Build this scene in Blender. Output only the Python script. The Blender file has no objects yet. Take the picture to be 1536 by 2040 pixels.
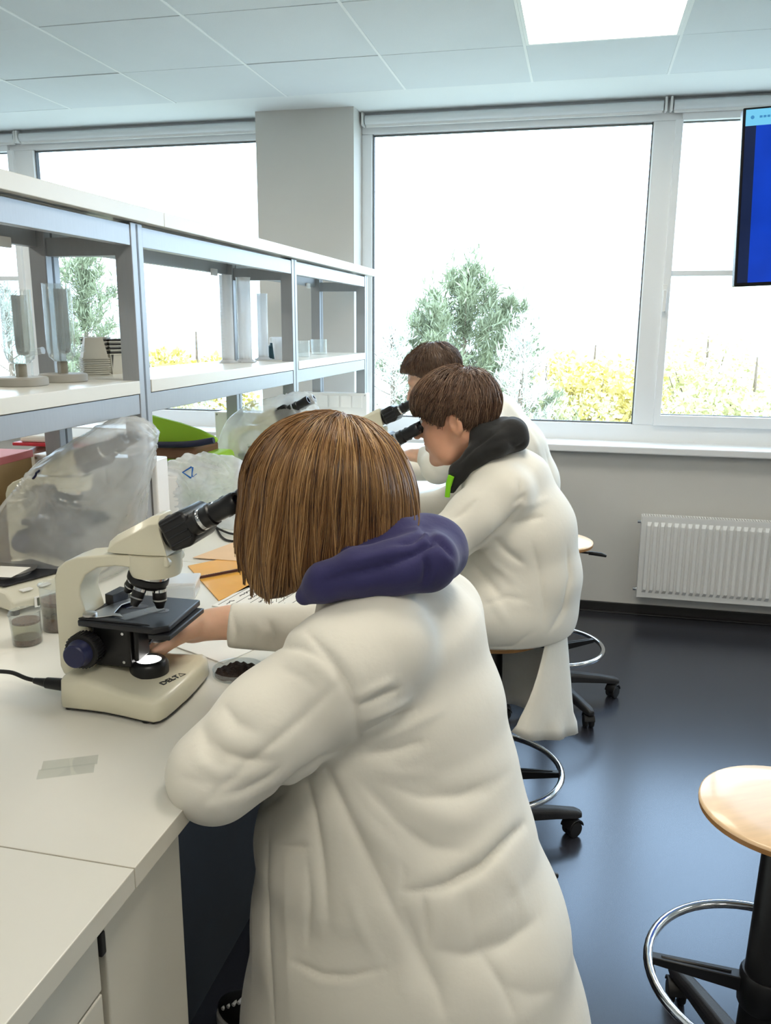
import bpy, bmesh, math, random
import numpy as np
from mathutils import Vector, Matrix, Quaternion
from mathutils.bvhtree import BVHTree

rnd = random.Random(7)
PI = math.pi
C = bpy.context.scene.collection
SC = bpy.context.scene

# ------------------------------------------------------------------ camera, world, light, exposure
CAM = Vector((0.0, 0.0, 1.525))
F_PX, PITCH, YAW, ROLL = 1655.5, math.radians(12.7176), math.radians(-13.0354), math.radians(0.3215)
_f = Vector((math.sin(YAW) * math.cos(PITCH), math.cos(YAW) * math.cos(PITCH), -math.sin(PITCH)))
_r0 = Vector((math.cos(YAW), -math.sin(YAW), 0)); _u0 = _r0.cross(_f)
_r = _r0 * math.cos(ROLL) + _u0 * math.sin(ROLL); _u = _u0 * math.cos(ROLL) - _r0 * math.sin(ROLL)
cam = bpy.data.cameras.new('camera'); cam_o = bpy.data.objects.new('camera', cam); C.objects.link(cam_o)
cam.sensor_fit = 'HORIZONTAL'; cam.sensor_width = 36.0; cam.lens = F_PX / 1536 * 36.0
cam.clip_start = 0.05; cam.clip_end = 500
M3 = Matrix((_r, _u, -_f)).transposed()
cam_o.matrix_world = Matrix.Translation(CAM) @ M3.to_4x4()
SC.camera = cam_o

SKY = 7.2           # overcast sky radiance
world = bpy.data.worlds.new('overcast_sky'); SC.world = world; world.use_nodes = True
bg = world.node_tree.nodes['Background']; bg.inputs['Color'].default_value = (0.60, 0.79, 1.0, 1); bg.inputs['Strength'].default_value = SKY
LED = 15.0          # ceiling LED panel radiance
LED_COL = (1.0, 0.93, 0.80)
SC.view_settings.view_transform = 'Standard'; SC.view_settings.look = 'None'
SC.view_settings.exposure = 0.08; SC.view_settings.gamma = 1.0; SC.view_settings.use_curve_mapping = False

# ------------------------------------------------------------------ helpers
def ray(px, py):
    return _r * ((px - 768) / F_PX) - _u * ((py - 1020) / F_PX) + _f
def at(px, py, Y):          # point of the depth plane Y seen in that direction
    d = ray(px, py); return CAM + d * (Y / d.y)
def atx(px, py, X):
    d = ray(px, py); return CAM + d * (X / d.x)
def atz(px, py, z):
    d = ray(px, py); return CAM + d * ((z - CAM.z) / d.z)

def tag(o, label=None, cat=None, group=None, kind=None):
    if label: o['label'] = label
    if cat: o['category'] = cat
    if group: o['group'] = group
    if kind: o['kind'] = kind
    return o

def empty(name, loc=(0, 0, 0), rz=0.0, label=None, cat=None, group=None):
    o = bpy.data.objects.new(name, None); C.objects.link(o); o.empty_display_size = 0.05
    o.location = loc; o.rotation_euler = (0, 0, rz)
    return tag(o, label, cat, group)

def copy_tree(o, parent=None):
    c = o.copy(); C.objects.link(c); c.parent = parent
    for ch in list(o.children): copy_tree(ch, c)
    return c

class MB:
    """collects shapes into one mesh"""
    def __init__(s): s.v = []; s.f = []; s.m = []; s.mi = 0
    def add(s, vs, fs, M=None):
        b = len(s.v)
        s.v += [tuple(M @ Vector(p)) if M is not None else tuple(p) for p in vs]
        s.f += [tuple(b + i for i in f) for f in fs]; s.m += [s.mi] * len(fs)
        return s
    def box(s, lo, hi, M=None):
        x0, y0, z0 = lo; x1, y1, z1 = hi
        return s.add([(x0,y0,z0),(x1,y0,z0),(x1,y1,z0),(x0,y1,z0),(x0,y0,z1),(x1,y0,z1),(x1,y1,z1),(x0,y1,z1)],
                     [(3,2,1,0),(4,5,6,7),(0,1,5,4),(1,2,6,5),(2,3,7,6),(3,0,4,7)], M)
    def cbox(s, c, d, M=None):
        return s.box([c[i]-d[i]/2 for i in range(3)], [c[i]+d[i]/2 for i in range(3)], M)
    def lathe(s, prof, n=32, M=None, caps=True):      # prof: [(r,z)] bottom to top
        vs = []; fs = []
        for (r, z) in prof:
            for k in range(n):
                a = 2*PI*k/n; vs.append((r*math.cos(a), r*math.sin(a), z))
        for i in range(len(prof)-1):
            for k in range(n):
                k2 = (k+1) % n; fs.append((i*n+k, i*n+k2, (i+1)*n+k2, (i+1)*n+k))
        if caps:
            if prof[0][0] > 1e-6: fs.append(tuple(range(n-1, -1, -1)))
            if prof[-1][0] > 1e-6: fs.append(tuple((len(prof)-1)*n+k for k in range(n)))
        return s.add(vs, fs, M)
    def cyl(s, p0, p1, r0, r1=None, n=24):
        p0 = Vector(p0); p1 = Vector(p1); d = p1-p0
        M = Matrix.Translation(p0) @ d.to_track_quat('Z', 'Y').to_matrix().to_4x4()
        return s.lathe([(r0, 0), (r0 if r1 is None else r1, d.length)], n, M)
    def tube(s, pts, r, n=10, closed=False):
        pts = [Vector(p) for p in pts]; N = len(pts); vs = []; fs = []
        rr = r if isinstance(r, (list, tuple)) else [r]*N
        T = []
        for i in range(N):
            a = pts[(i-1) % N] if (closed or i > 0) else pts[i]; b = pts[(i+1) % N] if (closed or i < N-1) else pts[i]
            T.append((b-a).normalized())
        up = Vector((0, 0, 1)) if abs(T[0].z) < 0.9 else Vector((1, 0, 0))
        nrm = (up - T[0]*up.dot(T[0])).normalized()
        for i in range(N):
            nrm = (nrm - T[i]*nrm.dot(T[i])).normalized(); bi = T[i].cross(nrm)
            for k in range(n):
                a = 2*PI*k/n; vs.append(pts[i] + (nrm*math.cos(a) + bi*math.sin(a))*rr[i])
        for i in range(N if closed else N-1):
            j = (i+1) % N
            for k in range(n):
                k2 = (k+1) % n; fs.append((i*n+k, i*n+k2, j*n+k2, j*n+k))
        if not closed: fs += [tuple(range(n-1, -1, -1)), tuple((N-1)*n+k for k in range(n))]
        return s.add(vs, fs)
    def prism(s, poly, z0, z1, M=None):               # polygon in xy, extruded z0..z1
        n = len(poly)
        vs = [(x, y, z0) for x, y in poly] + [(x, y, z1) for x, y in poly]
        fs = [tuple(range(n-1, -1, -1)), tuple(range(n, 2*n))] + [(k, (k+1) % n, n+(k+1) % n, n+k) for k in range(n)]
        return s.add(vs, fs, M)
    def loft(s, rings, M=None, caps=True, closed=True):
        n = len(rings[0]); vs = [p for r in rings for p in r]; fs = []
        for i in range(len(rings)-1):
            for k in range(n if closed else n-1):
                k2 = (k+1) % n; fs.append((i*n+k, i*n+k2, (i+1)*n+k2, (i+1)*n+k))
        if caps and closed: fs += [tuple(range(n-1, -1, -1)), tuple((len(rings)-1)*n+k for k in range(n))]
        return s.add(vs, fs, M)
    def build(s, name, mat, parent=None, smooth=True, bevel=0.0, seg=2, angle=40, subsurf=0):
        me = bpy.data.meshes.new(name); me.from_pydata(s.v, [], s.f)
        return finish(me, name, mat, parent, smooth, bevel, seg, angle, subsurf, s.m)

def finish(me, name, mat, parent=None, smooth=True, bevel=0.0, seg=2, angle=40, subsurf=0, mi=None):
    for m in (mat if isinstance(mat, (list, tuple)) else [mat]): me.materials.append(m)
    if mi is not None and any(mi): me.polygons.foreach_set('material_index', mi)
    me.validate(); me.update()
    bm = bmesh.new(); bm.from_mesh(me); bmesh.ops.recalc_face_normals(bm, faces=bm.faces); bm.to_mesh(me); bm.free()
    if smooth:
        me.polygons.foreach_set('use_smooth', [True]*len(me.polygons))
        if angle < 180: me.set_sharp_from_angle(angle=math.radians(angle))
    o = bpy.data.objects.new(name, me); C.objects.link(o)
    if parent is not None: o.parent = parent
    if bevel > 0:
        b = o.modifiers.new('bevel', 'BEVEL'); b.width = bevel; b.segments = seg; b.limit_method = 'ANGLE'; b.angle_limit = math.radians(35)
        b.harden_normals = False
    if subsurf:
        u = o.modifiers.new('sub', 'SUBSURF'); u.levels = subsurf; u.render_levels = subsurf
    return o

def struct(o): o['kind'] = 'structure'; return o

def smoothpath(pts, n=8, closed=False):               # Catmull-Rom
    P = [Vector(p) for p in pts]; N = len(P); out = []
    for i in range(N if closed else N-1):
        p0 = P[(i-1) % N] if (closed or i > 0) else P[i]*2-P[i+1]
        p1 = P[i]; p2 = P[(i+1) % N]
        p3 = P[(i+2) % N] if (closed or i < N-2) else p2*2-p1
        for k in range(n):
            t = k/n
            out.append(0.5*((2*p1) + (p2-p0)*t + (2*p0-5*p1+4*p2-p3)*t*t + (3*p1-p0-3*p2+p3)*t**3))
    if not closed: out.append(P[-1])
    return out

# ------------------------------------------------------------------ materials
def s2l(c): return c/12.92 if c <= 0.04045 else ((c+0.055)/1.055)**2.4
def rgb(r, g, b): return (s2l(r/255), s2l(g/255), s2l(b/255), 1)
def material(name, col, rough=0.5, metal=0.0, var=0.06, scale=8.0, bump=0.0, bscale=60.0, spec=0.5, coat=0.0, sss=0.0, stretch=None, trans=0.0, sheen=0.0, ior=1.45):
    m = bpy.data.materials.new(name); m.use_nodes = True; nt = m.node_tree; N = nt.nodes; L = nt.links
    p = N['Principled BSDF']
    tc = N.new('ShaderNodeTexCoord'); mp = N.new('ShaderNodeMapping'); L.new(tc.outputs['Object'], mp.inputs['Vector'])
    if stretch: mp.inputs['Scale'].default_value = stretch
    nz = N.new('ShaderNodeTexNoise'); nz.inputs['Scale'].default_value = scale; nz.inputs['Detail'].default_value = 4
    L.new(mp.outputs[0], nz.inputs['Vector'])
    rp = N.new('ShaderNodeMapRange'); rp.inputs[1].default_value = 0.3; rp.inputs[2].default_value = 0.7
    rp.inputs[3].default_value = 1-var; rp.inputs[4].default_value = 1+var; L.new(nz.outputs[0], rp.inputs[0])
    mx = N.new('ShaderNodeVectorMath'); mx.operation = 'SCALE'; mx.inputs[0].default_value = col[:3]; L.new(rp.outputs[0], mx.inputs['Scale'])
    L.new(mx.outputs[0], p.inputs['Base Color'])
    p.inputs['Roughness'].default_value = rough; p.inputs['Metallic'].default_value = metal
    p.inputs['Specular IOR Level'].default_value = spec; p.inputs['IOR'].default_value = ior
    p.inputs['Coat Weight'].default_value = coat; p.inputs['Coat Roughness'].default_value = 0.08
    p.inputs['Transmission Weight'].default_value = trans
    if sheen: p.inputs['Sheen Weight'].default_value = sheen
    if sss:
        p.inputs['Subsurface Weight'].default_value = sss; p.inputs['Subsurface Radius'].default_value = (0.012, 0.005, 0.003)
        p.inputs['Subsurface Scale'].default_value = 0.6
    if bump:
        n2 = N.new('ShaderNodeTexNoise'); n2.inputs['Scale'].default_value = bscale; n2.inputs['Detail'].default_value = 5
        L.new(mp.outputs[0], n2.inputs['Vector'])
        b = N.new('ShaderNodeBump'); b.inputs['Strength'].default_value = bump; b.inputs['Distance'].default_value = 0.01
        L.new(n2.outputs[0], b.inputs['Height']); L.new(b.outputs[0], p.inputs['Normal'])
    return m

def emission(name, col, strength):
    m = bpy.data.materials.new(name); m.use_nodes = True; nt = m.node_tree; nt.nodes.clear()
    e = nt.nodes.new('ShaderNodeEmission'); e.inputs[0].default_value = (*col[:3], 1); e.inputs[1].default_value = strength
    o = nt.nodes.new('ShaderNodeOutputMaterial'); nt.links.new(e.outputs[0], o.inputs[0]); return m

def clear_mat(name, tint=(1, 1, 1), rough=0.02, refl=0.6, milk=0.0, milkcol=(0.9, 0.9, 0.9), trl=0.5, ior=1.45, lo=0.0, noise=None):
    """clear pane, thin plastic or thin glass: transparent + fresnel gloss (+ milky scatter)"""
    m = bpy.data.materials.new(name); m.use_nodes = True; nt = m.node_tree; N = nt.nodes; L = nt.links; N.clear()
    out = N.new('ShaderNodeOutputMaterial'); tr = N.new('ShaderNodeBsdfTransparent'); tr.inputs[0].default_value = (*tint, 1)
    gl = N.new('ShaderNodeBsdfGlossy'); gl.inputs['Roughness'].default_value = rough
    lw = N.new('ShaderNodeLayerWeight'); lw.inputs[0].default_value = .5
    fr = N.new('ShaderNodeMath'); fr.operation = 'POWER'; fr.inputs[1].default_value = 4.0; L.new(lw.outputs['Facing'], fr.inputs[0])
    mm = N.new('ShaderNodeMath'); mm.operation = 'MULTIPLY_ADD'; mm.inputs[1].default_value = refl; mm.inputs[2].default_value = lo; mm.use_clamp = True
    L.new(fr.outputs[0], mm.inputs[0])
    base = tr.outputs[0]
    if milk > 0:
        df = N.new('ShaderNodeBsdfDiffuse'); df.inputs[0].default_value = (*milkcol, 1)
        tl = N.new('ShaderNodeBsdfTranslucent'); tl.inputs[0].default_value = (*milkcol, 1)
        a = N.new('ShaderNodeMixShader'); a.inputs[0].default_value = trl; L.new(df.outputs[0], a.inputs[1]); L.new(tl.outputs[0], a.inputs[2])
        b = N.new('ShaderNodeMixShader'); b.inputs[0].default_value = milk; L.new(tr.outputs[0], b.inputs[1]); L.new(a.outputs[0], b.inputs[2])
        if noise:
            nz = N.new('ShaderNodeTexNoise'); nz.inputs['Scale'].default_value = noise[0]; nz.inputs['Detail'].default_value = 3
            tc = N.new('ShaderNodeTexCoord'); L.new(tc.outputs['Object'], nz.inputs['Vector'])
            mr = N.new('ShaderNodeMapRange'); mr.inputs[1].default_value = .3; mr.inputs[2].default_value = .7
            mr.inputs[3].default_value = milk-noise[1]; mr.inputs[4].default_value = milk+noise[1]
            L.new(nz.outputs[0], mr.inputs[0]); L.new(mr.outputs[0], b.inputs[0])
        base = b.outputs[0]
    mx = N.new('ShaderNodeMixShader'); L.new(mm.outputs[0], mx.inputs[0]); L.new(base, mx.inputs[1]); L.new(gl.outputs[0], mx.inputs[2])
    L.new(mx.outputs[0], out.inputs[0]); return m

MT = {}
MT['wall'] = material('wall_paint', rgb(214, 212, 207), 0.75, var=0.015, scale=3, bump=0.04, bscale=180)
MT['ceil'] = material('ceiling_plaster', rgb(232, 236, 236), 0.85, var=0.012, scale=3, bump=0.03, bscale=200)
MT['tile'] = material('ceiling_tile_board', rgb(222, 227, 229), 0.9, var=0.02, scale=2.5, bump=0.08, bscale=260)
MT['grid'] = material('ceiling_grid_metal', rgb(240, 243, 243), 0.5, var=0.01)
MT['void'] = material('ceiling_void', rgb(40, 42, 44), 0.9)
MT['pvc'] = material('window_pvc', rgb(240, 242, 243), 0.35, var=0.01, scale=2)
MT['gasket'] = material('window_gasket', rgb(45, 47, 48), 0.6)
MT['glass'] = clear_mat('window_glass', (0.98, 0.99, 0.985), 0.0, 0.7, lo=.03)
MT['sill'] = material('sill_board', rgb(240, 241, 242), 0.3, var=0.01)
MT['floor'] = material('floor_vinyl', rgb(42, 42, 48), 0.24, var=0.14, scale=90, bump=0.006, bscale=350, spec=0.75, ior=1.6)
MT['floor'].node_tree.nodes['Principled BSDF'].inputs['Specular Tint'].default_value = (.70, .82, 1.0, 1)  # blue of the window reflection put into the gloss colour
MT['base'] = material('baseboard_vinyl', rgb(38, 37, 37), 0.4)
MT['lam'] = material('white_laminate', rgb(226, 224, 215), 0.28, var=0.012, scale=5, spec=0.5)
MT['lamedge'] = material('laminate_edge', rgb(205, 200, 186), 0.4, var=0.02)
MT['cab'] = material('cabinet_board', rgb(205, 201, 188), 0.35, var=0.015, scale=5)
MT['kick'] = material('modesty_board', rgb(50, 51, 54), 0.5)
MT['alu'] = material('grey_aluminium', rgb(164, 168, 172), 0.38, 0.35, var=0.02, scale=20, stretch=(8, 8, 1))
MT['aluslot'] = material('aluminium_groove', rgb(96, 98, 100), 0.5, 0.3)
MT['black'] = material('black_plastic', rgb(24, 24, 26), 0.36, var=0.08, scale=30)
MT['blackmat'] = material('black_rubber', rgb(26, 26, 27), 0.6, var=0.08, scale=30)
MT['chrome'] = material('chrome', rgb(215, 217, 220), 0.12, 1.0, var=0.02)
MT['steel'] = material('brushed_steel', rgb(190, 190, 190), 0.28, 1.0, var=0.04)
MT['white'] = material('white_plastic', rgb(238, 238, 236), 0.35, var=0.012)
MT['radw'] = material('radiator_enamel', rgb(232, 232, 230), 0.3, var=0.01)
MT['paper'] = material('paper', rgb(244, 242, 236), 0.7, var=0.015, scale=20)
# ------------------------------------------------------------------ setting: room shell
H = 2.625; YW = 4.495; YF = 4.66
XL, XR, YB = -5.2, 4.6, -4.2
fl = struct(MB().box((XL-.2, YB-.2, -.1), (XR+.2, 4.9, 0)).build('floor', MT['floor'], smooth=False))
# window wall: parapet, column, jamb wall ends
struct(MB().box((XL-.2, YW, 0), (XR+.2, 4.86, .905)).build('wall_window', MT['wall'], smooth=False))
struct(MB().box((-1.765, YW, .9), (-1.222, 4.86, H+.1)).build('wall_pillar', MT['wall'], smooth=False))
struct(MB().box((XL-.2, YB-.2, 0), (XL, 4.86, H+.1)).build('wall_left', MT['wall'], smooth=False))
struct(MB().box((XR, YB-.2, 0), (XR+.2, 4.86, H+.1)).build('wall_right', MT['wall'], smooth=False))
struct(MB().box((XL, YB-.2, 0), (XR, YB, H+.1)).build('wall_back', MT['wall'], smooth=False))
b = MB().box((XL, YW-.012, 0), (XR, YW, .052)); b.box((XL, YW-.035, 0), (XR, YW, .006))
struct(b.build('baseboard_window', MT['base'], smooth=False, bevel=.003))
# ceiling: slab above, plain perimeter strip, grid bars, single tiles
ceil = struct(MB().box((XL-.2, YB-.2, H+.06), (XR+.2, 4.9, H+.2)).build('ceiling', MT['void'], smooth=False))
o = MB().box((XL-.2, 4.236, H), (XR+.2, 4.86, H+.06)).build('perimeter_strip', MT['ceil'], ceil, smooth=False)
XS0, YS0 = -.294, 3.705
rows = [(3.705, 4.230)] + [(3.705-.6*(k+1), 3.705-.6*k) for k in range(14) if 3.705-.6*k > YB]
cols = [XS0+.6*k for k in range(-9, 9) if XL-.5 < XS0+.6*k < XR]
LIGHTS = {(a, r) for a in (-5, 0, 5) for r in (1, 4, 7, 10)}
tm = {}
def tile_mesh(w, d):
    k = (round(w, 3), round(d, 3))
    if k not in tm:
        t = MB(); t.box((.006, .003, .0), (w-.006, d-.003, .02)); o = t.build('ceiling_tile', MT['tile'], smooth=False); tm[k] = o.data
        bpy.data.objects.remove(o)
    return tm[k]
for ri, (ya, yb) in enumerate(rows):
    for x in cols:
        ci = round((x-XS0)/.6)
        if (ci, ri) in LIGHTS: continue
        o = bpy.data.objects.new('ceiling_tile', tile_mesh(.6, yb-ya)); C.objects.link(o); o.parent = ceil
        o.location = (x, ya, H-.002+rnd.uniform(-.0008, .0008)); o.rotation_euler = (rnd.uniform(-.0015, .0015), rnd.uniform(-.0015, .0015), 0)
for x in cols:
    MB().box((x-.0055, YB, H-.0035), (x+.0055, 4.236, H+.03)).build('ceiling_grid_bar', MT['grid'], ceil, smooth=False)
for ri, (ya, yb) in enumerate(rows):
    MB().box((XL, ya-.0022, H+.003), (XR, ya+.0022, H+.02)).build('ceiling_grid_bar', MT['grid'], ceil, smooth=False)
MT['led'] = emission('led_diffuser', LED_COL, LED)
names = {(0, 1): 'square LED ceiling panel glowing near the large window', (-5, 1): 'square LED ceiling panel at the upper left over the far bench side'}
for (ci, ri) in sorted(LIGHTS):
    x = XS0+.6*ci; ya, yb = rows[ri]
    if not (XL < x < XR-.6): continue
    e = empty('ceiling_light', (x+.3, (ya+yb)/2, H), 0, names.get((ci, ri), 'square LED ceiling panel, %s row from the windows, %s column' % ({1: 'first', 4: 'second', 7: 'third', 10: 'fourth'}[ri], {-5: 'left', 0: 'middle', 5: 'right'}[ci])), 'ceiling light', 'square LED panels in the ceiling')
    fr = MB()
    for lo, hi in (((-.294, -.297), (.294, -.283)), ((-.294, .283), (.294, .297)), ((-.294, -.283), (-.28, .283)), ((.28, -.283), (.294, .283))):
        fr.box((lo[0], lo[1], -.004), (hi[0], hi[1], .02))
    fr.build('light_frame', MT['grid'], e, smooth=False)
    MB().box((-.28, -.283, -.002), (.28, .283, .008)).build('diffuser', MT['led'], e, smooth=False)

# ------------------------------------------------------------------ windows
def window(name, x0, x1, panes, zb=.936, zt=2.62, transom=None, handle=None):
    """panes: list of (xa, xb) glass openings, frame in the gaps"""
    w = struct(bpy.data.objects.new(name, None)); C.objects.link(w); w.location = (0, 0, 0)
    fr = MB(); zg0, zg1 = 1.006, 2.522
    fr.box((x0, YF, zb-.04), (x1, YF+.08, zg0)); fr.box((x0, YF, zg1), (x1, YF+.08, zt+.02))
    xs = [x0] + [v for p in panes for v in p] + [x1]
    for k in range(0, len(xs), 2): fr.box((xs[k], YF, zg0), (xs[k+1], YF+.08, zg1))
    fr.build('window_frame', MT['pvc'], w, smooth=False, bevel=.004)
    for i, (xa, xb) in enumerate(panes):
        sash = transom is not None and i in transom
        zlo = zg0+(.05 if sash else 0)
        sf = MB(); t = .045 if sash else .012; pr_ = -.022 if sash else .012
        for lo, hi in (((xa, zg0), (xb, zlo+.006)), ((xa, zg1-.006), (xb, zg1+(.035 if sash else .0))), ((xa-(.03 if sash else 0), zg0), (xa+.006, zg1)), ((xb-.006, zg0), (xb+(.03 if sash else 0), zg1))):
            sf.box((lo[0], YF+pr_, lo[1]), (hi[0], YF+.05, hi[1]))
        if sash: sf.box((xa, YF+.0, 1.777), (xb, YF+.05, 1.803))
        sf.build('window_sash' if sash else 'glazing_bead', MT['pvc'], w, smooth=False, bevel=.003)
        g = MB(); th = .0045
        for lo, hi in (((xa+.004, zlo+.004), (xb-.004, zlo+.004+th)), ((xa+.004, zg1-.004-th), (xb-.004, zg1-.004)), ((xa+.004, zlo), (xa+.004+th, zg1)), ((xb-.004-th, zlo), (xb-.004, zg1))):
            g.box((lo[0], YF+.012, lo[1]), (hi[0], YF+.042, hi[1]))
        g.build('gasket', MT['gasket'], w, smooth=False)
        MB().box((xa+.004, YF+.03, zlo+.004), (xb-.004, YF+.034, zg1-.004)).build('pane', MT['glass'], w, smooth=False)
        if sash and handle is not None:
            h = MB(); h.cbox((xa-.022+handle, YF-.026, 1.70), (.026, .012, .07)); h.cyl((xa-.022+handle, YF-.03, 1.70), (xa-.022+handle, YF-.052, 1.70), .009)
            h.cbox((xa-.022+handle, YF-.05, 1.65), (.02, .014, .11)); h.build('window_handle', MT['white'], w, bevel=.004)
    return w
window('window_1', -1.222, 4.6, [(-1.166, .288), (.418, 1.30), (1.43, 2.95), (3.08, 4.5)], transom=(1,), handle=0.0)
window('window_2', -5.2, -1.765, [(-5.05, -4.47), (-4.33, -3.39), (-3.236, -1.80)], transom=(1,), handle=None)
# window sill boards
struct(MB().box((-1.222, 4.437, .878), (XR, YF+.01, .916)).build('trim_1', MT['sill'], smooth=False, bevel=.006))
struct(MB().box((XL, 4.437, .878), (-1.765, YF+.01, .916)).build('trim_2', MT['sill'], smooth=False, bevel=.006))
# roller blinds rolled up at the window heads
MT['blind'] = material('blind_fabric', rgb(232, 236, 237), 0.55, var=0.01)
def blind(x0, x1, label):
    e = empty('roller_blind', ((x0+x1)/2, YF-.03, 2.585), 0, label, 'roller blind', 'rolled-up window blinds'); w = (x1-x0)/2
    MB().cyl((-w+.012, 0, 0), (w-.012, 0, 0), .024, n=20).build('rolled_fabric', MT['blind'], e)
    for sx in (-1, 1): MB().box((sx*w-.006, -.028, -.03), (sx*w+.006, .03, .036)).build('bracket', MT['white'], e, smooth=False, bevel=.003)
    MB().box((-w+.015, -.006, -.036), (w-.015, .006, -.02)).build('bottom_rail', MT['white'], e, bevel=.004)
blind(-1.205, .335, 'white roller blind rolled up above the large window pane')
blind(.36, 1.36, 'white roller blind rolled up beside the screen over the right-hand sash')
blind(-3.30, -1.775, 'white roller blind rolled up left of the pillar')
blind(-4.42, -3.315, 'white roller blind at the far left window head')

# ------------------------------------------------------------------ radiator
rad = empty('radiator', (.352, 4.375, .13), 0, 'white panel radiator with vertical channels below the window sill', 'radiator')
RW = 1.25; RH = .435
body = MB()
prof = []
def fluted(y, front):
    p = MB(); n = int(RW/.0333); xs = []
    for k in range(n):
        x = .02+k*.0333
        xs += [(x, 0), (x+.006, -.014), (x+.0205, -.014), (x+.0265, 0)]
    vs = []
    for (x, d) in xs: vs += [(x, y, .026), (x, y+d*front, .046), (x, y+d*front, RH-.046), (x, y, RH-.026)]
    p.add(vs, [(4*i+j, 4*i+4+j, 4*i+5+j, 4*i+1+j) for i in range(len(xs)-1) for j in range(3)])
    p.box((0, y-.0005, 0), (RW, y+.006, RH)); return p
fluted(0.0, 1).build('front_panel', MT['radw'], rad, smooth=False)
MB().box((.003, .006, .005), (RW-.003, .06, RH-.012)).build('convector_fins', MT['radw'], rad, smooth=False)
tg = MB()
for k in range(int(RW/.013)): tg.box((.006+k*.013, .004, RH-.006), (.006+k*.013+.007, .058, RH+.002))
tg.box((0, 0, RH-.008), (RW, .004, RH+.003)); tg.box((0, .056, RH-.008), (RW, .06, RH+.003))
tg.build('top_grille', MT['radw'], rad, smooth=False)
MB().box((-.004, -.001, -.002), (.003, .062, RH)).build('side_cover', MT['radw'], rad, smooth=False, bevel=.002)
for z in (.035, RH-.035):
    MB().cyl((-.022, .03, z), (0, .03, z), .009).build('end_plug', MT['chrome'], rad)
for x in (.25, RW-.25): MB().box((x, .06, .1), (x+.03, .118, RH-.05)).build('wall_bracket', MT['radw'], rad, smooth=False)

# ------------------------------------------------------------------ bench island
XFRONT, XBACK, XMID = -.479, -2.02, -1.25
seams = [-.43, .772, 1.975, 3.18, 4.40]
tops = ['white laminate worktop slab at the lower left corner with bare surface', 'white laminate worktop slab carrying the nearest microscope', 'white laminate worktop slab in front of the seated boy', 'white laminate worktop slab beside the window sill']
for i in range(4):
    for side in (0, 1):
        xa, xb = (XMID+.0008, XFRONT) if side == 0 else (XBACK, XMID-.0008)
        lab = tops[i] if side == 0 else ['white far-side worktop behind the shelving at the frame edge', 'white far-side worktop carrying the cardboard box', 'white far-side worktop carrying the green bag', 'white far-side worktop near the pillar'][i]
        o = MB().box((xa, seams[i]+.0008, .872), (xb, seams[i+1]-.0008, .9)).build('worktop', [MT['lam'], MT['lamedge']], smooth=False, bevel=.0012)
        for p in o.data.polygons:
            if abs(p.normal.z) < .5: p.material_index = 1
        tag(o, lab, 'worktop', 'bench worktop slabs')
# drawer unit at the near end
cabn = empty('drawer_cabinet', (-.75, .15, 0), 0, 'cream drawer cabinet under the near worktop', 'cabinet')
MB().box((-.24, -.56, .08), (.232, .575, .868)).build('carcass', MT['cab'], cabn, smooth=False)
MB().box((-.20, -.56, 0), (.19, .575, .08)).build('plinth', MT['kick'], cabn, smooth=False)
for za, zb in ((.772, .866), (.62, .768), (.36, .616), (.085, .356)):
    d = MB().box((.234, -.55, za), (.25, .571, zb)).build('drawer_front', MT['cab'], cabn, smooth=False, bevel=.002)
    h = MB().box((.25, -.1, zb-.03), (.275, .12, zb-.022)); h.build('handle', MT['steel'], d, bevel=.002)
cab2 = empty('door_cabinet', (-.75, .84, 0), 0, 'cream narrow cabinet door beside the knee space', 'cabinet')
MB().box((-.24, -.108, .08), (.232, .08, .868)).build('carcass', MT['cab'], cab2, smooth=False)
MB().box((-.2, -.108, 0), (.19, .08, .08)).build('plinth', MT['kick'], cab2, smooth=False)
MB().box((.234, -.106, .085), (.25, .08, .866)).build('door', MT['cab'], cab2, smooth=False, bevel=.002)
MB().box((.236, -.118, .815), (.253, -.108, .845)).build('hinge', MT['blackmat'], cab2, smooth=False, bevel=.002)
mp_ = MB().box((-.79, .925, 0), (-.77, 4.355, .868)).build('modesty_panel', MT['kick'], smooth=False)
tag(mp_, 'dark panel closing the knee space under the bench', 'panel')
pn = empty('bench_end_panel', (-1.25, 4.37, 0), 0, 'white end panel carrying the bench by the window', 'panel')
MB().box((-.7, -.012, 0), (.7, .012, .871)).build('board', MT['cab'], pn, smooth=False)
tag(MB().box((-2.0, -.4, 0), (-1.02, 4.35, .868)).build('far_side_cabinet', MT['cab'], smooth=False, bevel=.003), 'cream cabinet row under the far side of the bench', 'cabinet')

# ------------------------------------------------------------------ shelving over the bench
shelf = empty('bench_shelving', (-1.245, 2.0, .9), 0, 'grey aluminium two-tier shelving with white boards standing along the bench', 'shelving')
def S(mb, name, mat, parent=None, **k):        # author in world coordinates, parent to the shelving
    o = mb.build(name, mat, parent or shelf, **k)
    o.data.transform(Matrix.Translation((1.245, -2.0, -.9))); return o
PY = [.79, 1.978, 3.166, 4.285]
for y in PY:
    for xa, xb in ((-1.147, -1.10), (-1.39, -1.343)):
        p = S(MB().box((xa, y-.028, .9), (xb, y+.03, 1.768)), 'post', MT['alu'], smooth=False, bevel=.002)
        g = MB(); xs = xb if xa > -1.2 else xb
        g.box((xb-.001, y-.002, .905), (xb+.0006, y+.006, 1.765))
        o = g.build('groove', MT['aluslot'], p, smooth=False); o.data.transform(Matrix.Translation((1.245, -2.0, -.9)))
    S(MB().box((-1.343, y-.02, 1.69), (-1.147, y+.02, 1.735)), 'cross_rail', MT['alu'], smooth=False)
    S(MB().box((-1.343, y-.02, 1.30), (-1.147, y+.02, 1.345)), 'cross_rail', MT['alu'], smooth=False)
tops_y = [-.4, .82, 2.09, 3.36, 4.405]
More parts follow.
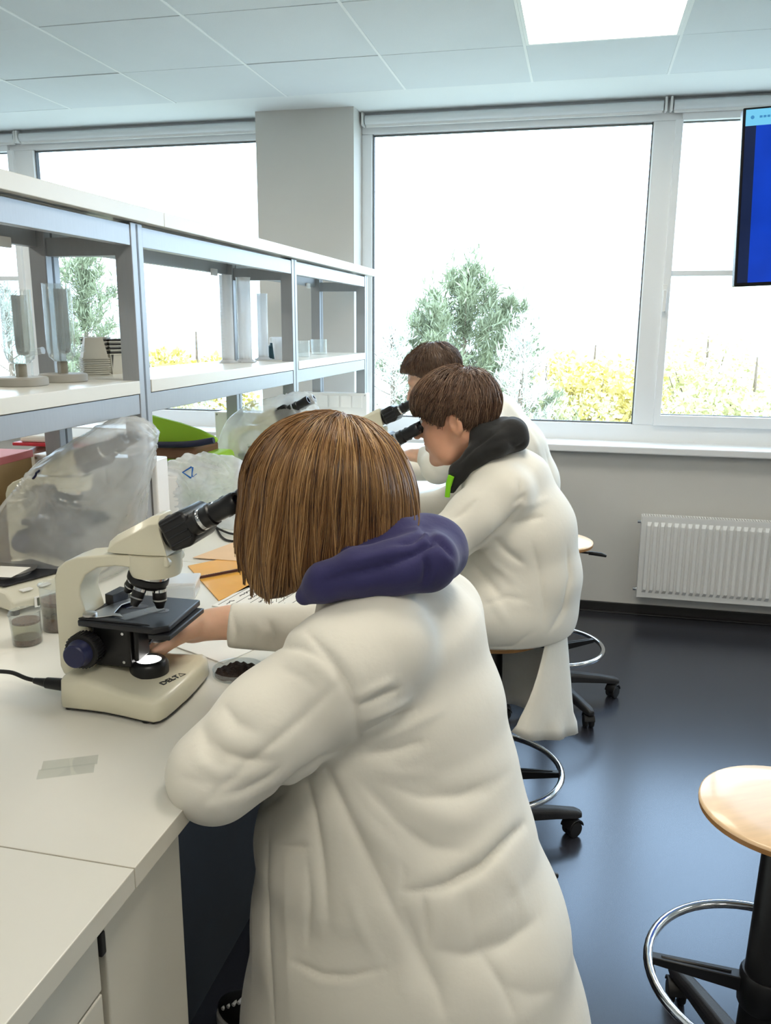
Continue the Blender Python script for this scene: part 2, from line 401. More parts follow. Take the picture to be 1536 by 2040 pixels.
for i in range(4): S(MB().box((-1.41, tops_y[i]+.0006, 1.770), (-1.08, tops_y[i+1]-.0006, 1.806)), 'top_board', MT['lam'], smooth=False, bevel=.0015)
ys = [-.4]+PY
for i in range(4):
    ya = ys[i]+(.031 if i else 0); yb = ys[i+1]-.029
    S(MB().box((-1.40, ya, 1.348), (-1.098, yb, 1.381)), 'shelf_board', MT['lam'], smooth=False, bevel=.0015)
    for xa, xb in ((-1.125, -1.102), (-1.388, -1.365)):
        S(MB().box((xa, ya, 1.296), (xb, yb, 1.346)), 'shelf_rail', MT['alu'], smooth=False, bevel=.0015)
        S(MB().box((xa, ya, 1.712), (xb, yb, 1.762)), 'top_rail', MT['alu'], smooth=False, bevel=.0015)
    lt = S(MB().box((-1.20, ya+.12, 1.742), (-1.14, yb-.12, 1.768)), 'under_shelf_lamp', MT['alu'], smooth=False, bevel=.002)
    o = MB().box((-1.195, ya+.14, 1.739), (-1.145, yb-.14, 1.7425)).build('lamp_cover', MT['white'], lt, smooth=False); o.data.transform(Matrix.Translation((1.245, -2.0, -.9)))
    S(MB().box((-1.363, yb-.16, 1.700), (-1.355, yb-.11, 1.725)), 'lamp_switch', MT['white'], smooth=False, bevel=.002)
# socket panels between the posts
def socket_panel(y, label):
    e = empty('socket_panel', (-1.245, y, .9), 0, label, 'socket panel', 'white socket panels on the bench shelving')
    MB().box((-.21, -.03, 0), (.160, .035, .272)).build('housing', MT['white'], e, smooth=False, bevel=.004)
    for k in range(4):
        o = MB().box((-.105+k*.062, -.036, .195), (-.05+k*.062, -.03, .260)).build('socket', MT['white'], e, smooth=False, bevel=.003)
    for sx, sz in ((-.2, .262), (.15, .262), (-.2, .02), (.15, .02)):
        MB().cyl((sx, -.033, sz), (sx, -.029, sz), .004, n=10).build('screw', MT['steel'], e)
socket_panel(1.985+.03, 'white socket panel at the nearest visible shelf post')
socket_panel(3.166+.03, 'white socket panel at the middle shelf post behind the covered microscope')
socket_panel(4.285-.02, 'white socket panel with four sockets at the window end of the shelving')
# ------------------------------------------------------------------ soft shapes: distance fields turned into meshes
def A_(v): return np.asarray(v, dtype=np.float32)
def smin(a, b, k):
    h = np.clip(0.5+0.5*(b-a)/k, 0, 1); return b*(1-h)+a*h-k*h*(1-h)
def smax(a, b, k): return -smin(-a, -b, k)
def sd_ell(P, c, r, R=None):
    q = P-A_(c)
    if R is not None: q = q @ A_(R)            # R columns: local axes in world
    r = A_(r); k0 = np.linalg.norm(q/r, axis=1); k1 = np.linalg.norm(q/(r*r), axis=1)+1e-9
    return k0*(k0-1)/k1
def sd_cone(P, a, b, ra, rb):                  # tapered capsule
    a = A_(a); b = A_(b); ba = b-a; t = np.clip((P-a)@ba/float(ba@ba+1e-12), 0, 1)
    return np.linalg.norm(P-a-t[:, None]*ba, axis=1)-(ra+(rb-ra)*t)
def sd_chain(P, pts, rad, k=.012):
    d = None
    for i in range(len(pts)-1):
        e = sd_cone(P, pts[i], pts[i+1], rad[i], rad[i+1]); d = e if d is None else smin(d, e, k)
    return d
def sd_box(P, c, h, R=None, r=.005):
    q = P-A_(c)
    if R is not None: q = q @ A_(R)
    q = np.abs(q)-(A_(h)-r)
    return np.linalg.norm(np.maximum(q, 0), axis=1)+np.minimum(q.max(axis=1), 0)-r
def sd_loft(P, st):
    """body swept along a spine; st rows: (centre, axis_u, axis_v, half_u, half_v, power)"""
    d = None
    for i in range(len(st)-1):
        c0, u0, v0, a0, b0 = st[i][:5]; c1, u1, v1, a1, b1 = st[i+1][:5]
        c0 = A_(c0); ba = A_(c1)-c0; L2 = float(ba@ba)
        tt = (P-c0)@ba/L2; t = np.clip(tt, 0, 1)[:, None]
        ts = t*t*(3-2*t)*0.35+t*.65
        q = P-c0-t*ba
        u = A_(u0)*(1-ts)+A_(u1)*ts; v = A_(v0)*(1-ts)+A_(v1)*ts
        a = (a0+(a1-a0)*ts)[:, 0]; b = (b0+(b1-b0)*ts)[:, 0]
        qu = (q*u).sum(1); qv = (q*v).sum(1)
        w = q-qu[:, None]*u-qv[:, None]*v; qw = np.linalg.norm(w, axis=1)
        m = np.minimum(a, b)
        k0 = np.sqrt((qu/a)**2+(qv/b)**2+(qw/m)**2)+1e-9; k1 = np.sqrt((qu/(a*a))**2+(qv/(b*b))**2+(qw/(m*m))**2)+1e-9
        e = k0*(k0-1)/k1
        d = e if d is None else smin(d, e, .02)
    return d

def mesher(fn, lo, hi, h, blk=6):
    lo = A_(lo); hi = A_(hi); n = np.ceil((hi-lo)/h).astype(int)+1; n = ((n+blk-1)//blk)*blk
    g = [lo[i]+h*np.arange(n[i], dtype=np.float32) for i in range(3)]
    nb = n//blk
    gc = [lo[i]+h*(blk*np.arange(nb[i], dtype=np.float32)+(blk-1)/2) for i in range(3)]
    Xc, Yc, Zc = np.meshgrid(*gc, indexing='ij')
    dc = fn(np.stack([Xc.ravel(), Yc.ravel(), Zc.ravel()], 1)).reshape(nb)
    act = np.abs(dc) < h*blk*1.9
    D = np.repeat(np.repeat(np.repeat(np.where(dc > 0, 1, -1).astype(np.float32), blk, 0), blk, 1), blk, 2)
    mask = np.repeat(np.repeat(np.repeat(act, blk, 0), blk, 1), blk, 2)
    ii, jj, kk = np.nonzero(mask)
    Pt = np.stack([g[0][ii], g[1][jj], g[2][kk]], 1)
    vals = np.empty(len(Pt), np.float32)
    for s in range(0, len(Pt), 200000): vals[s:s+200000] = fn(Pt[s:s+200000])
    D[ii, jj, kk] = vals
    S = D < 0
    cs = [D[a:n[0]-1+a, b:n[1]-1+b, c:n[2]-1+c] for a in (0, 1) for b in (0, 1) for c in (0, 1)]
    neg = sum((c < 0).astype(np.int8) for c in cs); cell = (neg > 0) & (neg < 8)
    ci, cj, ck = np.nonzero(cell); N = len(ci)
    idx = -np.ones(cell.shape, np.int64); idx[ci, cj, ck] = np.arange(N)
    corner = np.stack([c[ci, cj, ck] for c in cs], 1); off = np.array([(a, b, c) for a in (0, 1) for b in (0, 1) for c in (0, 1)], np.float32)
    acc = np.zeros((N, 3), np.float32); cnt = np.zeros(N, np.float32)
    for i in range(8):
        for j in range(i+1, 8):
            if np.abs(off[i]-off[j]).sum() != 1: continue
            da, db = corner[:, i], corner[:, j]; m = (da < 0) != (db < 0)
            t = np.where(m, da/(da-db+1e-12), 0)[:, None]
            acc += np.where(m[:, None], off[i]+(off[j]-off[i])*t, 0); cnt += m
    V = lo+h*(np.stack([ci, cj, ck], 1)+acc/cnt[:, None])
    Fq = []
    for ax in range(3):
        sl0 = [slice(None)]*3; sl1 = [slice(None)]*3; sl0[ax] = slice(0, -1); sl1[ax] = slice(1, None)
        ch = S[tuple(sl0)] != S[tuple(sl1)]; inside = S[tuple(sl0)]
        e = np.stack(np.nonzero(ch), 1); b, c = [(1, 2), (2, 0), (0, 1)][ax]
        ok = (e[:, b] > 0) & (e[:, c] > 0) & (e[:, b] < n[b]-1) & (e[:, c] < n[c]-1); e = e[ok]
        fl = inside[e[:, 0], e[:, 1], e[:, 2]]
        def at_(db, dc):
            q = e.copy(); q[:, b] += db; q[:, c] += dc; return idx[q[:, 0], q[:, 1], q[:, 2]]
        q = np.stack([at_(-1, -1), at_(0, -1), at_(0, 0), at_(-1, 0)], 1)
        q[~fl] = q[~fl][:, ::-1]
        Fq.append(q[(q >= 0).all(1)])
    return V, np.concatenate(Fq)

def vnormals(V, Fq):
    a, b, c, d = (V[Fq[:, i]] for i in range(4)); nf = np.cross(c-a, d-b); nv = np.zeros_like(V)
    for i in range(4): np.add.at(nv, Fq[:, i], nf)
    return nv/(np.linalg.norm(nv, axis=1, keepdims=True)+1e-12)
def lap(V, Fq, it=1, lam=.5):
    for _ in range(it):
        acc = np.zeros_like(V); cnt = np.zeros(len(V), np.float32)
        for i in range(4):
            for j in (1, 3):
                np.add.at(acc, Fq[:, i], V[Fq[:, (i+j) % 4]]); np.add.at(cnt, Fq[:, i], 1)
        V = V+lam*(acc/np.maximum(cnt, 1)[:, None]-V)
    return V
def np_mesh(V, Fq, name, mat, parent=None, origin=None):
    if origin is not None: V = V-A_(origin)
    me = bpy.data.meshes.new(name)
    me.vertices.add(len(V)); me.vertices.foreach_set('co', V.astype(np.float32).ravel())
    me.loops.add(Fq.size); me.loops.foreach_set('vertex_index', Fq.astype(np.int32).ravel())
    me.polygons.add(len(Fq)); me.polygons.foreach_set('loop_start', np.arange(len(Fq), dtype=np.int32)*Fq.shape[1])
    me.polygons.foreach_set('use_smooth', np.ones(len(Fq), bool))
    me.update(calc_edges=True); me.validate()
    for m in (mat if isinstance(mat, (list, tuple)) else [mat]): me.materials.append(m)
    o = bpy.data.objects.new(name, me); C.objects.link(o); o.parent = parent; return o
def bvh_of(V, Fq): return BVHTree.FromPolygons([tuple(v) for v in V.tolist()], [tuple(f) for f in Fq.tolist()])
def cast(bvh, px, py):                       # first point of a surface met from the camera
    d = ray(px, py).normalized(); h = bvh.ray_cast(CAM, d); return h[0]
def polydist(V, pts):                        # distance to a polyline and parameter along it
    pts = A_(pts); best = np.full(len(V), 9., np.float32); par = np.zeros(len(V), np.float32)
    seg = np.linalg.norm(np.diff(pts, axis=0), axis=1); tot = seg.sum()+1e-9; s0 = 0
    for i in range(len(pts)-1):
        ba = pts[i+1]-pts[i]; t = np.clip((V-pts[i])@ba/float(ba@ba+1e-12), 0, 1)
        d = np.linalg.norm(V-pts[i]-t[:, None]*ba, axis=1); m = d < best
        best[m] = d[m]; par[m] = (s0+t[m]*seg[i])/tot; s0 += seg[i]
    return best, par
def creases(V, Fq, folds, passes=1):
    """folds: (pixel path, amplitude m, half width m); negative amplitude = groove, positive = ridge"""
    bvh = bvh_of(V, Fq); nv = vnormals(V, Fq); disp = np.zeros(len(V), np.float32)
    for path, amp, wid in folds:
        pts = []
        for (x0, y0), (x1, y1) in zip(path[:-1], path[1:]):
            for k in range(4):
                p = cast(bvh, x0+(x1-x0)*k/4, y0+(y1-y0)*k/4)
                if p is not None: pts.append(p)
        p = cast(bvh, *path[-1])
        if p is not None: pts.append(p)
        if len(pts) < 2: continue
        d, t = polydist(V, [tuple(p) for p in pts])
        fade = np.sin(np.pi*np.clip(t, .03, .97))**.7
        disp += (amp*.55*np.exp(-(d/(wid*.9))**2) if amp > 0 else amp*(.62*np.exp(-(d/(wid*.62))**1.4)+.3*np.exp(-(d/(wid*1.7))**2)))*fade
    return V+nv*disp[:, None]
def vnoise(V, scale, seed=0, oct_=3):        # cheap smooth noise from summed sines
    r = np.random.RandomState(seed); out = np.zeros(len(V), np.float32); amp = 1; tot = 0
    for o in range(oct_):
        for _ in range(4):
            k = r.normal(size=3); k = k/np.linalg.norm(k)*scale*(2**o)*r.uniform(.7, 1.3)
            w = V+.03*np.sin(V[:, [1, 2, 0]]*scale*.7+r.uniform(0, 6, 3))
            out += amp*np.sin(w@A_(k)+r.uniform(0, 6.28))
        tot += amp*2; amp *= .55
    return out/tot
# ------------------------------------------------------------------ outdoors: trees, bushes, far blocks under an overcast sky
GZ = -6.5
MT['grass'] = material('meadow', rgb(190, 190, 176), 0.9, var=.2, scale=.4)
MT['bark'] = material('bark', rgb(120, 104, 88), 0.9, var=.2, scale=20)
MT['needle'] = material('pine_needles', rgb(138, 144, 112), 0.6, var=.3, scale=1.2)
MT['needle2'] = material('spruce_needles', rgb(204, 203, 190), 0.6, var=.25, scale=1.2)
MT['yellow'] = material('autumn_leaves', rgb(226, 210, 136), 0.6, var=.2, scale=1.0)
MT['olive'] = material('olive_leaves', rgb(214, 209, 164), 0.6, var=.25, scale=1.0)
MT['block'] = material('far_block', rgb(206, 204, 200), 0.8, var=.04)
MT['blockwin'] = material('far_window', rgb(150, 160, 172), 0.3)
g = struct(MB().box((-160, 5.2, GZ-.5), (160, 260, GZ)).build('ground_outside', MT['grass'], smooth=False))
def leaf_mesh(pts, dirs, size, seed, aspect=.5):
    r = np.random.RandomState(seed); n = len(pts); pts = A_(pts)
    a = r.normal(size=(n, 3)); a += A_(dirs)*1.2; a /= np.linalg.norm(a, axis=1, keepdims=True)
    b = np.cross(a, r.normal(size=(n, 3))); b /= np.linalg.norm(b, axis=1, keepdims=True)
    s = size*r.uniform(.6, 1.3, (n, 1)); a = a*s; b = b*s*aspect
    V = np.stack([pts, pts+a*.5+b*.5, pts+a, pts+a*.5-b*.5], 1).reshape(-1, 3); return V, np.arange(4*n).reshape(-1, 4)
def tree(kind, x, y, top, spread, label, mat, seed, n=6000, base=None, leaf=.10):
    r = random.Random(seed); nr = np.random.RandomState(seed)
    e = empty(kind, (x, y, GZ), 0, label, 'tree', 'trees outside the windows'); Ht = top-GZ
    tk = MB(); tk.tube([(0, 0, 0), (r.uniform(-.1, .1), 0, Ht*.5), (0, 0, Ht*.97)], [.16, .10, .02], 8); tk.build('trunk', MT['bark'], e)
    P = []; Dr = []; br = MB()
    if kind == 'pine_tree':
        nb = 46
        for k in range(nb):
            t = .35+.64*(k/nb)**.8; z = Ht*t; L = spread*(1-t)**.75*1.25*r.uniform(.7, 1.15)+.12; a = k*2.4+r.uniform(-.4, .4)
            end = Vector((math.cos(a)*L, math.sin(a)*L, z+L*r.uniform(.45, .95))); st = Vector((0, 0, z))
            br.tube([st, st.lerp(end, .5)+Vector((0, 0, -.08*L)), end], [.028*(1.2-t), .018*(1.2-t), .006], 5)
            m = int(n/nb*(.35+L/spread))
            for _ in range(m):
                u = r.uniform(.25, 1.06)**.8; p = st.lerp(end, u); w = .05+.07*L*(1.1-u)
                P.append((p.x+r.gauss(0, w), p.y+r.gauss(0, w), p.z+r.gauss(0, w*.8)+.02)); Dr.append((end-st).normalized()*.6+Vector((0, 0, .8)))
            for _ in range(max(10, n//900)): P.append((end.x+r.gauss(0, .035), end.y+r.gauss(0, .035), end.z+r.uniform(-.05, .42))); Dr.append((0, 0, 1.6))
        for _ in range(n//12): P.append((r.gauss(0, .05), r.gauss(0, .05), Ht*r.uniform(.86, 1.0))); Dr.append((0, 0, 1))
    else:
        nb = 26
        for k in range(nb):
            a = k*2.4; t = .25+.6*k/nb; L = spread*r.uniform(.55, 1)*math.sin(PI*min(1, .25+.75*t)); st = Vector((0, 0, Ht*t*.7)); end = Vector((math.cos(a)*L, math.sin(a)*L, min(Ht*.98, Ht*t+L*r.uniform(.3, .9))))
            br.tube([st, st.lerp(end, .5)+Vector((0, 0, .1)), end], [.04, .025, .008], 5)
            rad = spread*r.uniform(.22, .36)
            for _ in range(n//nb):
                v = nr.normal(size=3); v = v/np.linalg.norm(v)*rad*nr.uniform(.55, 1)
                P.append((end.x+v[0], end.y+v[1], end.z+v[2]*.9-.1)); Dr.append(v/rad)
    br.build('branches', MT['bark'], e)
    V, F = leaf_mesh(P, Dr, leaf, seed, .14 if kind == 'pine_tree' else .7)
    o = np_mesh(V, F, 'foliage', MT[mat], e); o['kind'] = 'stuff'
    o.data.polygons.foreach_set('use_smooth', [False]*len(F)); return e
tree('pine_tree', *at(925, 700, 17).xy, at(925, 545, 17).z, 2.5, 'tall grey-green pine with the highest tip, seen behind the boys heads', 'needle', 11, 22000, leaf=.2)
tree('pine_tree', *at(858, 700, 15.5).xy, at(858, 618, 15.5).z, 1.5, 'smaller pine left of the tallest pine in the big window', 'needle', 12, 14000, leaf=.18)
tree('pine_tree', *at(1005, 700, 18.5).xy, at(1008, 602, 18.5).z, 1.7, 'pine right of the tallest pine in the big window', 'needle', 13, 14000, leaf=.2)
tree('pine_tree', *at(1040, 760, 14).xy, at(1043, 655, 14).z, 1.3, 'pale silvery young pine low in the big window', 'needle2', 14, 8000, leaf=.14)
tree('pine_tree', *at(780, 760, 14.5).xy, at(778, 640, 14.5).z, 1.1, 'pale young pine close to the left window frame', 'needle2', 15, 7000, leaf=.14)
tree('pine_tree', *at(175, 700, 14).xy, at(173, 517, 14).z, 1.7, 'grey-green pine seen between the shelf posts on the left', 'needle', 16, 16000, leaf=.17)
tree('pine_tree', *at(20, 700, 13).xy, at(15, 540, 13).z, 1.5, 'pine at the far left behind the glass tubes', 'needle2', 17, 9000, leaf=.14)
tree('autumn_tree', *at(1180, 800, 22).xy, at(1180, 668, 22).z, 2.6, 'yellow autumn tree filling the lower right of the big window', 'yellow', 21, 15000, leaf=.15)
tree('autumn_tree', *at(1085, 800, 20).xy, at(1090, 705, 20).z, 2.0, 'yellow autumn tree beside the silvery pine', 'olive', 22, 10000, leaf=.13)
tree('autumn_tree', *at(1400, 800, 24).xy, at(1410, 650, 24).z, 2.7, 'pale yellow tree in the right-hand sash', 'olive', 23, 13000, leaf=.14)
tree('autumn_tree', *at(1500, 800, 20).xy, at(1500, 690, 20).z, 2.2, 'pale yellow tree at the right frame edge below the screen', 'olive', 24, 10000, leaf=.14)
MT['yellow2'] = material('ochre_leaves', rgb(200, 184, 104), 0.6, var=.25, scale=1.0)
tree('autumn_tree', *at(392, 700, 19).xy, at(388, 640, 19).z, 2.0, 'small ochre tree seen through the shelves left of the measuring cylinders', 'yellow2', 25, 9000, leaf=.15)
tree('autumn_tree', *at(300, 780, 15).xy, at(330, 700, 15).z, 1.9, 'pale bush low behind the shelf rail', 'olive', 26, 8000, leaf=.12)
tree('autumn_tree', *at(960, 820, 13).xy, at(960, 770, 13).z, 2.2, 'pale leafy bush low behind the boys in the big window', 'olive', 27, 12000, leaf=.12)
tree('autumn_tree', *at(470, 800, 16).xy, at(470, 742, 16).z, 1.8, 'grey-green bush low behind the middle shelf bay', 'needle2', 28, 9000, leaf=.12)
def far_block(x, y, w, h, label, seed):
    e = empty('apartment_block', (x, y, GZ), 0, label, 'building', 'far apartment blocks')
    MB().box((-w/2, 0, 0), (w/2, 10, h)).build('facade', MT['block'], e, smooth=False)
    MB().box((-w/2-.2, -.3, h), (w/2+.2, 10.2, h+.5)).build('roof', MT['block'], e, smooth=False)
    for iz in range(int(h/3)):
        for ix in range(int(w/3.2)):
            MB().box((-w/2+.8+ix*3.2, -.06, 1.2+iz*3), (-w/2+2.4+ix*3.2, .02, 2.6+iz*3)).build('window', MT['blockwin'], e, smooth=False)
p = at(1470, 640, 120); far_block(p.x, 120, 26, p.z-GZ+.5, 'pale apartment block far behind the right-hand sash', 1)
p = at(330, 632, 120); far_block(p.x, 120, 18, p.z-GZ+.3, 'pale apartment block far behind the shelves', 2)
# ------------------------------------------------------------------ microscope
MT['cream'] = material('cream_enamel', rgb(226, 221, 198), 0.32, var=0.015, scale=12, coat=0.3)
MT['stageblk'] = material('stage_black', rgb(34, 35, 40), 0.38, var=0.06, scale=40)
MT['navy'] = material('navy_plastic', rgb(34, 38, 74), 0.4)
MT['slideglass'] = clear_mat('slide_glass', (.965, .975, .97), 0.02, .7, milk=0.03, lo=.03)
MT['lens'] = emission('lamp_lens', (1.0, 0.97, 0.92), 6.0)
MT['ink'] = material('dark_ink', rgb(60, 62, 62), 0.6)
MT['lensdark'] = material('lens_dark', rgb(20, 22, 40), 0.08)
MXZ = Matrix(((1, 0, 0, 0), (0, 0, -1, 0), (0, 1, 0, 0), (0, 0, 0, 1)))

def text_mesh(body, size, name, mat, parent, M, extrude=.0012, shear=0.0, align='CENTER'):
    cu = bpy.data.curves.new('t', 'FONT'); cu.body = body; cu.size = size; cu.extrude = extrude; cu.align_x = align; cu.align_y = 'CENTER'; cu.shear = shear
    o = bpy.data.objects.new('t', cu); C.objects.link(o)
    bpy.context.view_layer.update()
    me = bpy.data.meshes.new_from_object(o.evaluated_get(bpy.context.evaluated_depsgraph_get()))
    bpy.data.objects.remove(o); bpy.data.curves.remove(cu)
    me.transform(M); me.name = name; me.materials.clear(); me.materials.append(mat)
    r = bpy.data.objects.new(name, me); C.objects.link(r); r.parent = parent; return r

def make_microscope(label):
    e = empty('microscope', (0, 0, 0), 0, label, 'microscope', 'binocular microscopes on the bench')
    # flared base: lower outline to upper outline
    def outline(s, z, zf):      # s: inset, z rear height, zf front height
        half = [(-.088+s, 0), (-.088+s, .074-s), (-.079+s*.5, .085-s), (-.04, .0855-s), (-.005, .087-s), (.035, .094-s), (.068, .1015-s), (.091-s*.5, .104-s), (.101-s, .098-s), (.1055-s, .084-s*.9), (.108-s, .055-s*.5), (.110-s, .015)]
        full = [(x, -y) for x, y in half] + [(x, y) for x, y in reversed(half[1:])]
        out = []
        for x, y in full:
            t = min(1, max(0, (x+.06)/.11)); t = t*t*(3-2*t); out.append((x, y, z*(1-t)+zf*t))
        return out
    rings = [outline(.004, .006, .006), outline(.0, .010, .010), outline(.002, .050, .036), outline(.006, .057, .0415), outline(.016, .060, .0435)]
    mb = MB(); n = len(rings[0]); mb.loft(rings, caps=False)
    # top and bottom closed by strips that join the mirrored halves
    hf = len(rings[0])//2+1; top = len(mb.v)-n
    for b0 in (0, top):
        for i in range(1, hf-1):
            a_, b_, c_, d_ = b0+i, b0+i+1, b0+(n-i-1), b0+(n-i) % n
            q = [a_, b_, c_, d_]
            if len(set(q)) >= 3: mb.f.append(tuple(dict.fromkeys(q))); mb.m.append(0)
        mb.f.append((b0+0, b0+1, b0+n-1)); mb.m.append(0)
    base = mb.build('base', MT['cream'], e, angle=60)
    bp = MB(); bp.loft([outline(.006, .003, .003), outline(.003, .0085, .0085)]); bp.build('base_plate', MT['blackmat'], e)
    for x, y in ((-.076, -.068), (-.076, .068), (.072, -.088), (.072, .088)):
        MB().cyl((x, y, 0), (x, y, .006), .0075, n=16).build('foot', MT['blackmat'], e)
    # lettering on the base
    M = Matrix.Translation((.083, -.024, .0438)) @ Matrix.Rotation(math.radians(70), 4, 'Z')
    text_mesh('DELT', .017, 'lettering', MT['ink'], base, M, shear=.1)
    tri = MB(); a, b_, c = Vector((.0195, -.0055, .0008)), Vector((.0315, -.0055, .0008)), Vector((.0268, .006, .0008))
    tri.tube([a, b_, c], .0006, 6, closed=True)
    t = tri.build('lettering', MT['ink'], base); t.data.transform(M)
    # C-shaped arm
    prof = [(-.822, .94), (-.828, .955), (-.827, 1.05), (-.825, 1.111), (-.818, 1.129), (-.803, 1.141), (-.780, 1.150), (-.726, 1.157), (-.623, 1.160), (-.618, 1.148), (-.62, 1.142), (-.66, 1.135), (-.690, 1.138), (-.713, 1.139), (-.746, 1.134), (-.768, 1.120), (-.779, 1.101), (-.781, 1.084), (-.774, 1.058), (-.771, 1.036), (-.769, 1.001), (-.764, .94)]
    poly = [(x+.715, z-.9) for x, z in prof]
    mb = MB(); mb.prism(poly, -.031, .031, MXZ); mb.build('arm', MT['cream'], e, bevel=.008, seg=3)
    mb = MB(); mb.lathe([(.0, .216), (.024, .218), (.040, .222), (.043, .232), (.043, .2595), (.0, .2596)], 40, Matrix.Translation((.058, 0, 0))); mb.build('nose_carrier', MT['cream'], e)
    # binocular head
    hd = MB(); rr = []
    for x, zb, zt, hw in ((-.013, .2605, .276, .026), (.003, .2605, .289, .030), (.035, .2605, .306, .033), (.066, .2605, .323, .033), (.080, .2605, .326, .031), (.093, .2605, .268, .029)):
        rr.append([(x, -hw, zb), (x, hw, zb), (x, hw, zt-.012), (x, hw*.62, zt), (x, -hw*.62, zt), (x, -hw, zt-.012)])
    rr[-1] = [(.094, -.031, .2605), (.094, .031, .2605), (.0935, .031, .262), (.0935, .02, .2625), (.0935, -.02, .2625), (.0935, -.031, .262)]
    hd.loft(rr); hd.build('head', MT['cream'], e, bevel=.004, seg=3)
    # black binocular body, inclined 30 degrees
    d = Vector((math.cos(math.radians(29)), 0, math.sin(math.radians(29)))); nrm = Vector((-d.z, 0, d.x))
    org = Vector((.093, 0, .294))
    F = Matrix(((d.x, 0, nrm.x, org.x), (0, 1, 0, 0), (d.z, 0, nrm.z, org.z), (0, 0, 0, 1)))
    bb = MB(); bb.lathe([(.027, -.010), (.0285, -.008), (.0285, .006), (.026, .008)], 32, F @ Matrix.Rotation(PI/2, 4, 'Y')); bb.build('head_collar', MT['black'], e)
    poly = [(.004, -.027), (.040, -.033), (.054, -.024), (.057, .015), (.047, .026), (.006, .026)]
    bb = MB(); bb.prism(poly, -.047, .047, F @ MXZ); body = bb.build('binocular_body', MT['black'], e, bevel=.006, seg=3)
    for z in (-.018, -.006, .006, .018):
        for sy in (-1, 1):
            g = MB().box((.010, sy*.047-.002, z-.0016), (.050, sy*.047+.002, z+.0016)).build('grip_rib', MT['stageblk'], body, bevel=.001); g.data.transform(F)
    for sy in (-1, 1):
        tb = MB(); R = F @ Matrix.Translation((-.012, sy*.031, -.004)) @ Matrix.Rotation(PI/2, 4, 'Y')
        tb.lathe([(.019, .064), (.019, .078), (.0172, .080), (.0172, .096), (.0185, .098), (.0185, .103), (.0155, .105), (.0155, .128), (.0165, .131), (.0165, .147), (.0145, .150), (.0105, .150), (.0095, .144)], 28, R)
        tb_o = tb.build('eyepiece', MT['black'], e)
        tr = MB(); tr.lathe([(.01725, .081), (.01765, .084), (.01725, .087)], 28, R, caps=False); tr.build('chrome_ring', MT['chrome'], tb_o)
        ln = MB(); ln.lathe([(.0, .1441), (.0098, .1443)], 20, R, caps=False); ln.build('eye_lens', MT['lensdark'], tb_o)
    # revolving nosepiece and objectives
    ax = Vector((-.30, 0, -1)).normalized()
    Q = Matrix.Translation((.045, 0, .220)) @ ax.to_track_quat('Z', 'Y').to_matrix().to_4x4()
    nb = MB(); nb.lathe([(.032, -.006), (.032, .0), (.030, .002)], 36, Q); nb.build('turret_ring', MT['chrome'], e)
    nb = MB(); nb.lathe([(.033, .002), (.034, .004), (.034, .011), (.031, .013), (.028, .0185), (.012, .021)], 36, Q); nb.build('turret', MT['black'], e)
    for k, (ln_, ang, rr_) in enumerate(((.036, 0, .0105), (.040, 90, .0105), (.043, 180, .0115), (.028, 270, .0105))):
        a = math.radians(ang); p0 = Q @ Vector((.020*math.sin(a), .020*math.cos(a), .010))
        # objective axis leans outwards from the turret axis; the working one hangs straight down
        out = (p0-(Q @ Vector((0, 0, .010)))).normalized(); dirv = (ax*math.cos(.29)+out*math.sin(.29)).normalized()
        O = Matrix.Translation(p0) @ dirv.to_track_quat('Z', 'Y').to_matrix().to_4x4()
        ob = MB(); ob.lathe([(rr_+.001, 0), (rr_+.001, .006), (rr_, .007), (rr_, ln_*.72), (rr_*.8, ln_*.8), (rr_*.55, ln_), (rr_*.3, ln_)], 24, O); oo = ob.build('objective', MT['black'], e)
        ob = MB(); ob.lathe([(rr_+.0004, .009), (rr_+.0004, .014)], 24, O, caps=False); ob.build('silver_band', MT['chrome'], oo)
        ob = MB(); ob.lathe([(rr_+.0004, ln_*.62), (rr_+.0004, ln_*.68)], 24, O, caps=False); ob.build('colour_band', MT['steel'], oo)
        if ang in (0, 180):
            tM = O @ Matrix.Translation((0, 0, ln_*.45)) @ Matrix.Rotation(-PI/2, 4, 'X') 
            # small magnification mark on the side that faces away from the arm
    # stage
    st = [(-.061, -.052), (.078, -.062), (.098, -.045), (.094, .088), (-.055, .094), (-.062, .08)]
    mb = MB(); mb.prism(st, .138, .149); stage = mb.build('stage', MT['stageblk'], e, bevel=.0025)
    hole = MB(); hole.lathe([(.0, .1492), (.018, .1493)], 28, Matrix.Translation((.045, .02, 0)) @ Matrix.Diagonal((1.2, .75, 1, 1)), caps=False); hole.build('stage_opening', MT['lensdark'], stage)
    hole = MB(); hole.lathe([(.0, .1492), (.02, .1493)], 28, Matrix.Translation((-.004, .032, 0)) @ Matrix.Diagonal((1.3, .7, 1, 1)), caps=False); hole.build('stage_opening', MT['lensdark'], stage)
    sg = MB(); sg.box((.066, -.058, .128), (.104, .08, .137)); sg.build('stage_guide', MT['stageblk'], e, bevel=.002)
    hl = MB(); hl.prism([(-.060, -.05), (.07, -.056), (.04, -.046), (-.03, -.034), (-.045, -.02)], .1495, .1525); hl.build('slide_holder', MT['stageblk'], stage, bevel=.001)
    hl = MB(); hl.prism([(-.052, -.044), (-.03, -.047), (-.008, -.032), (.012, -.035), (.0, -.022), (-.012, -.02), (-.02, .02), (-.005, .06), (-.02, .062), (-.038, .02)], .1526, .1545); hl.build('clip_finger', MT['steel'], stage, bevel=.0005)
    hl = MB(); hl.lathe([(.0115, .1545), (.0115, .158), (.009, .160)], 24, Matrix.Translation((-.044, -.040, 0))); hl.build('clip_pivot', MT['steel'], stage)
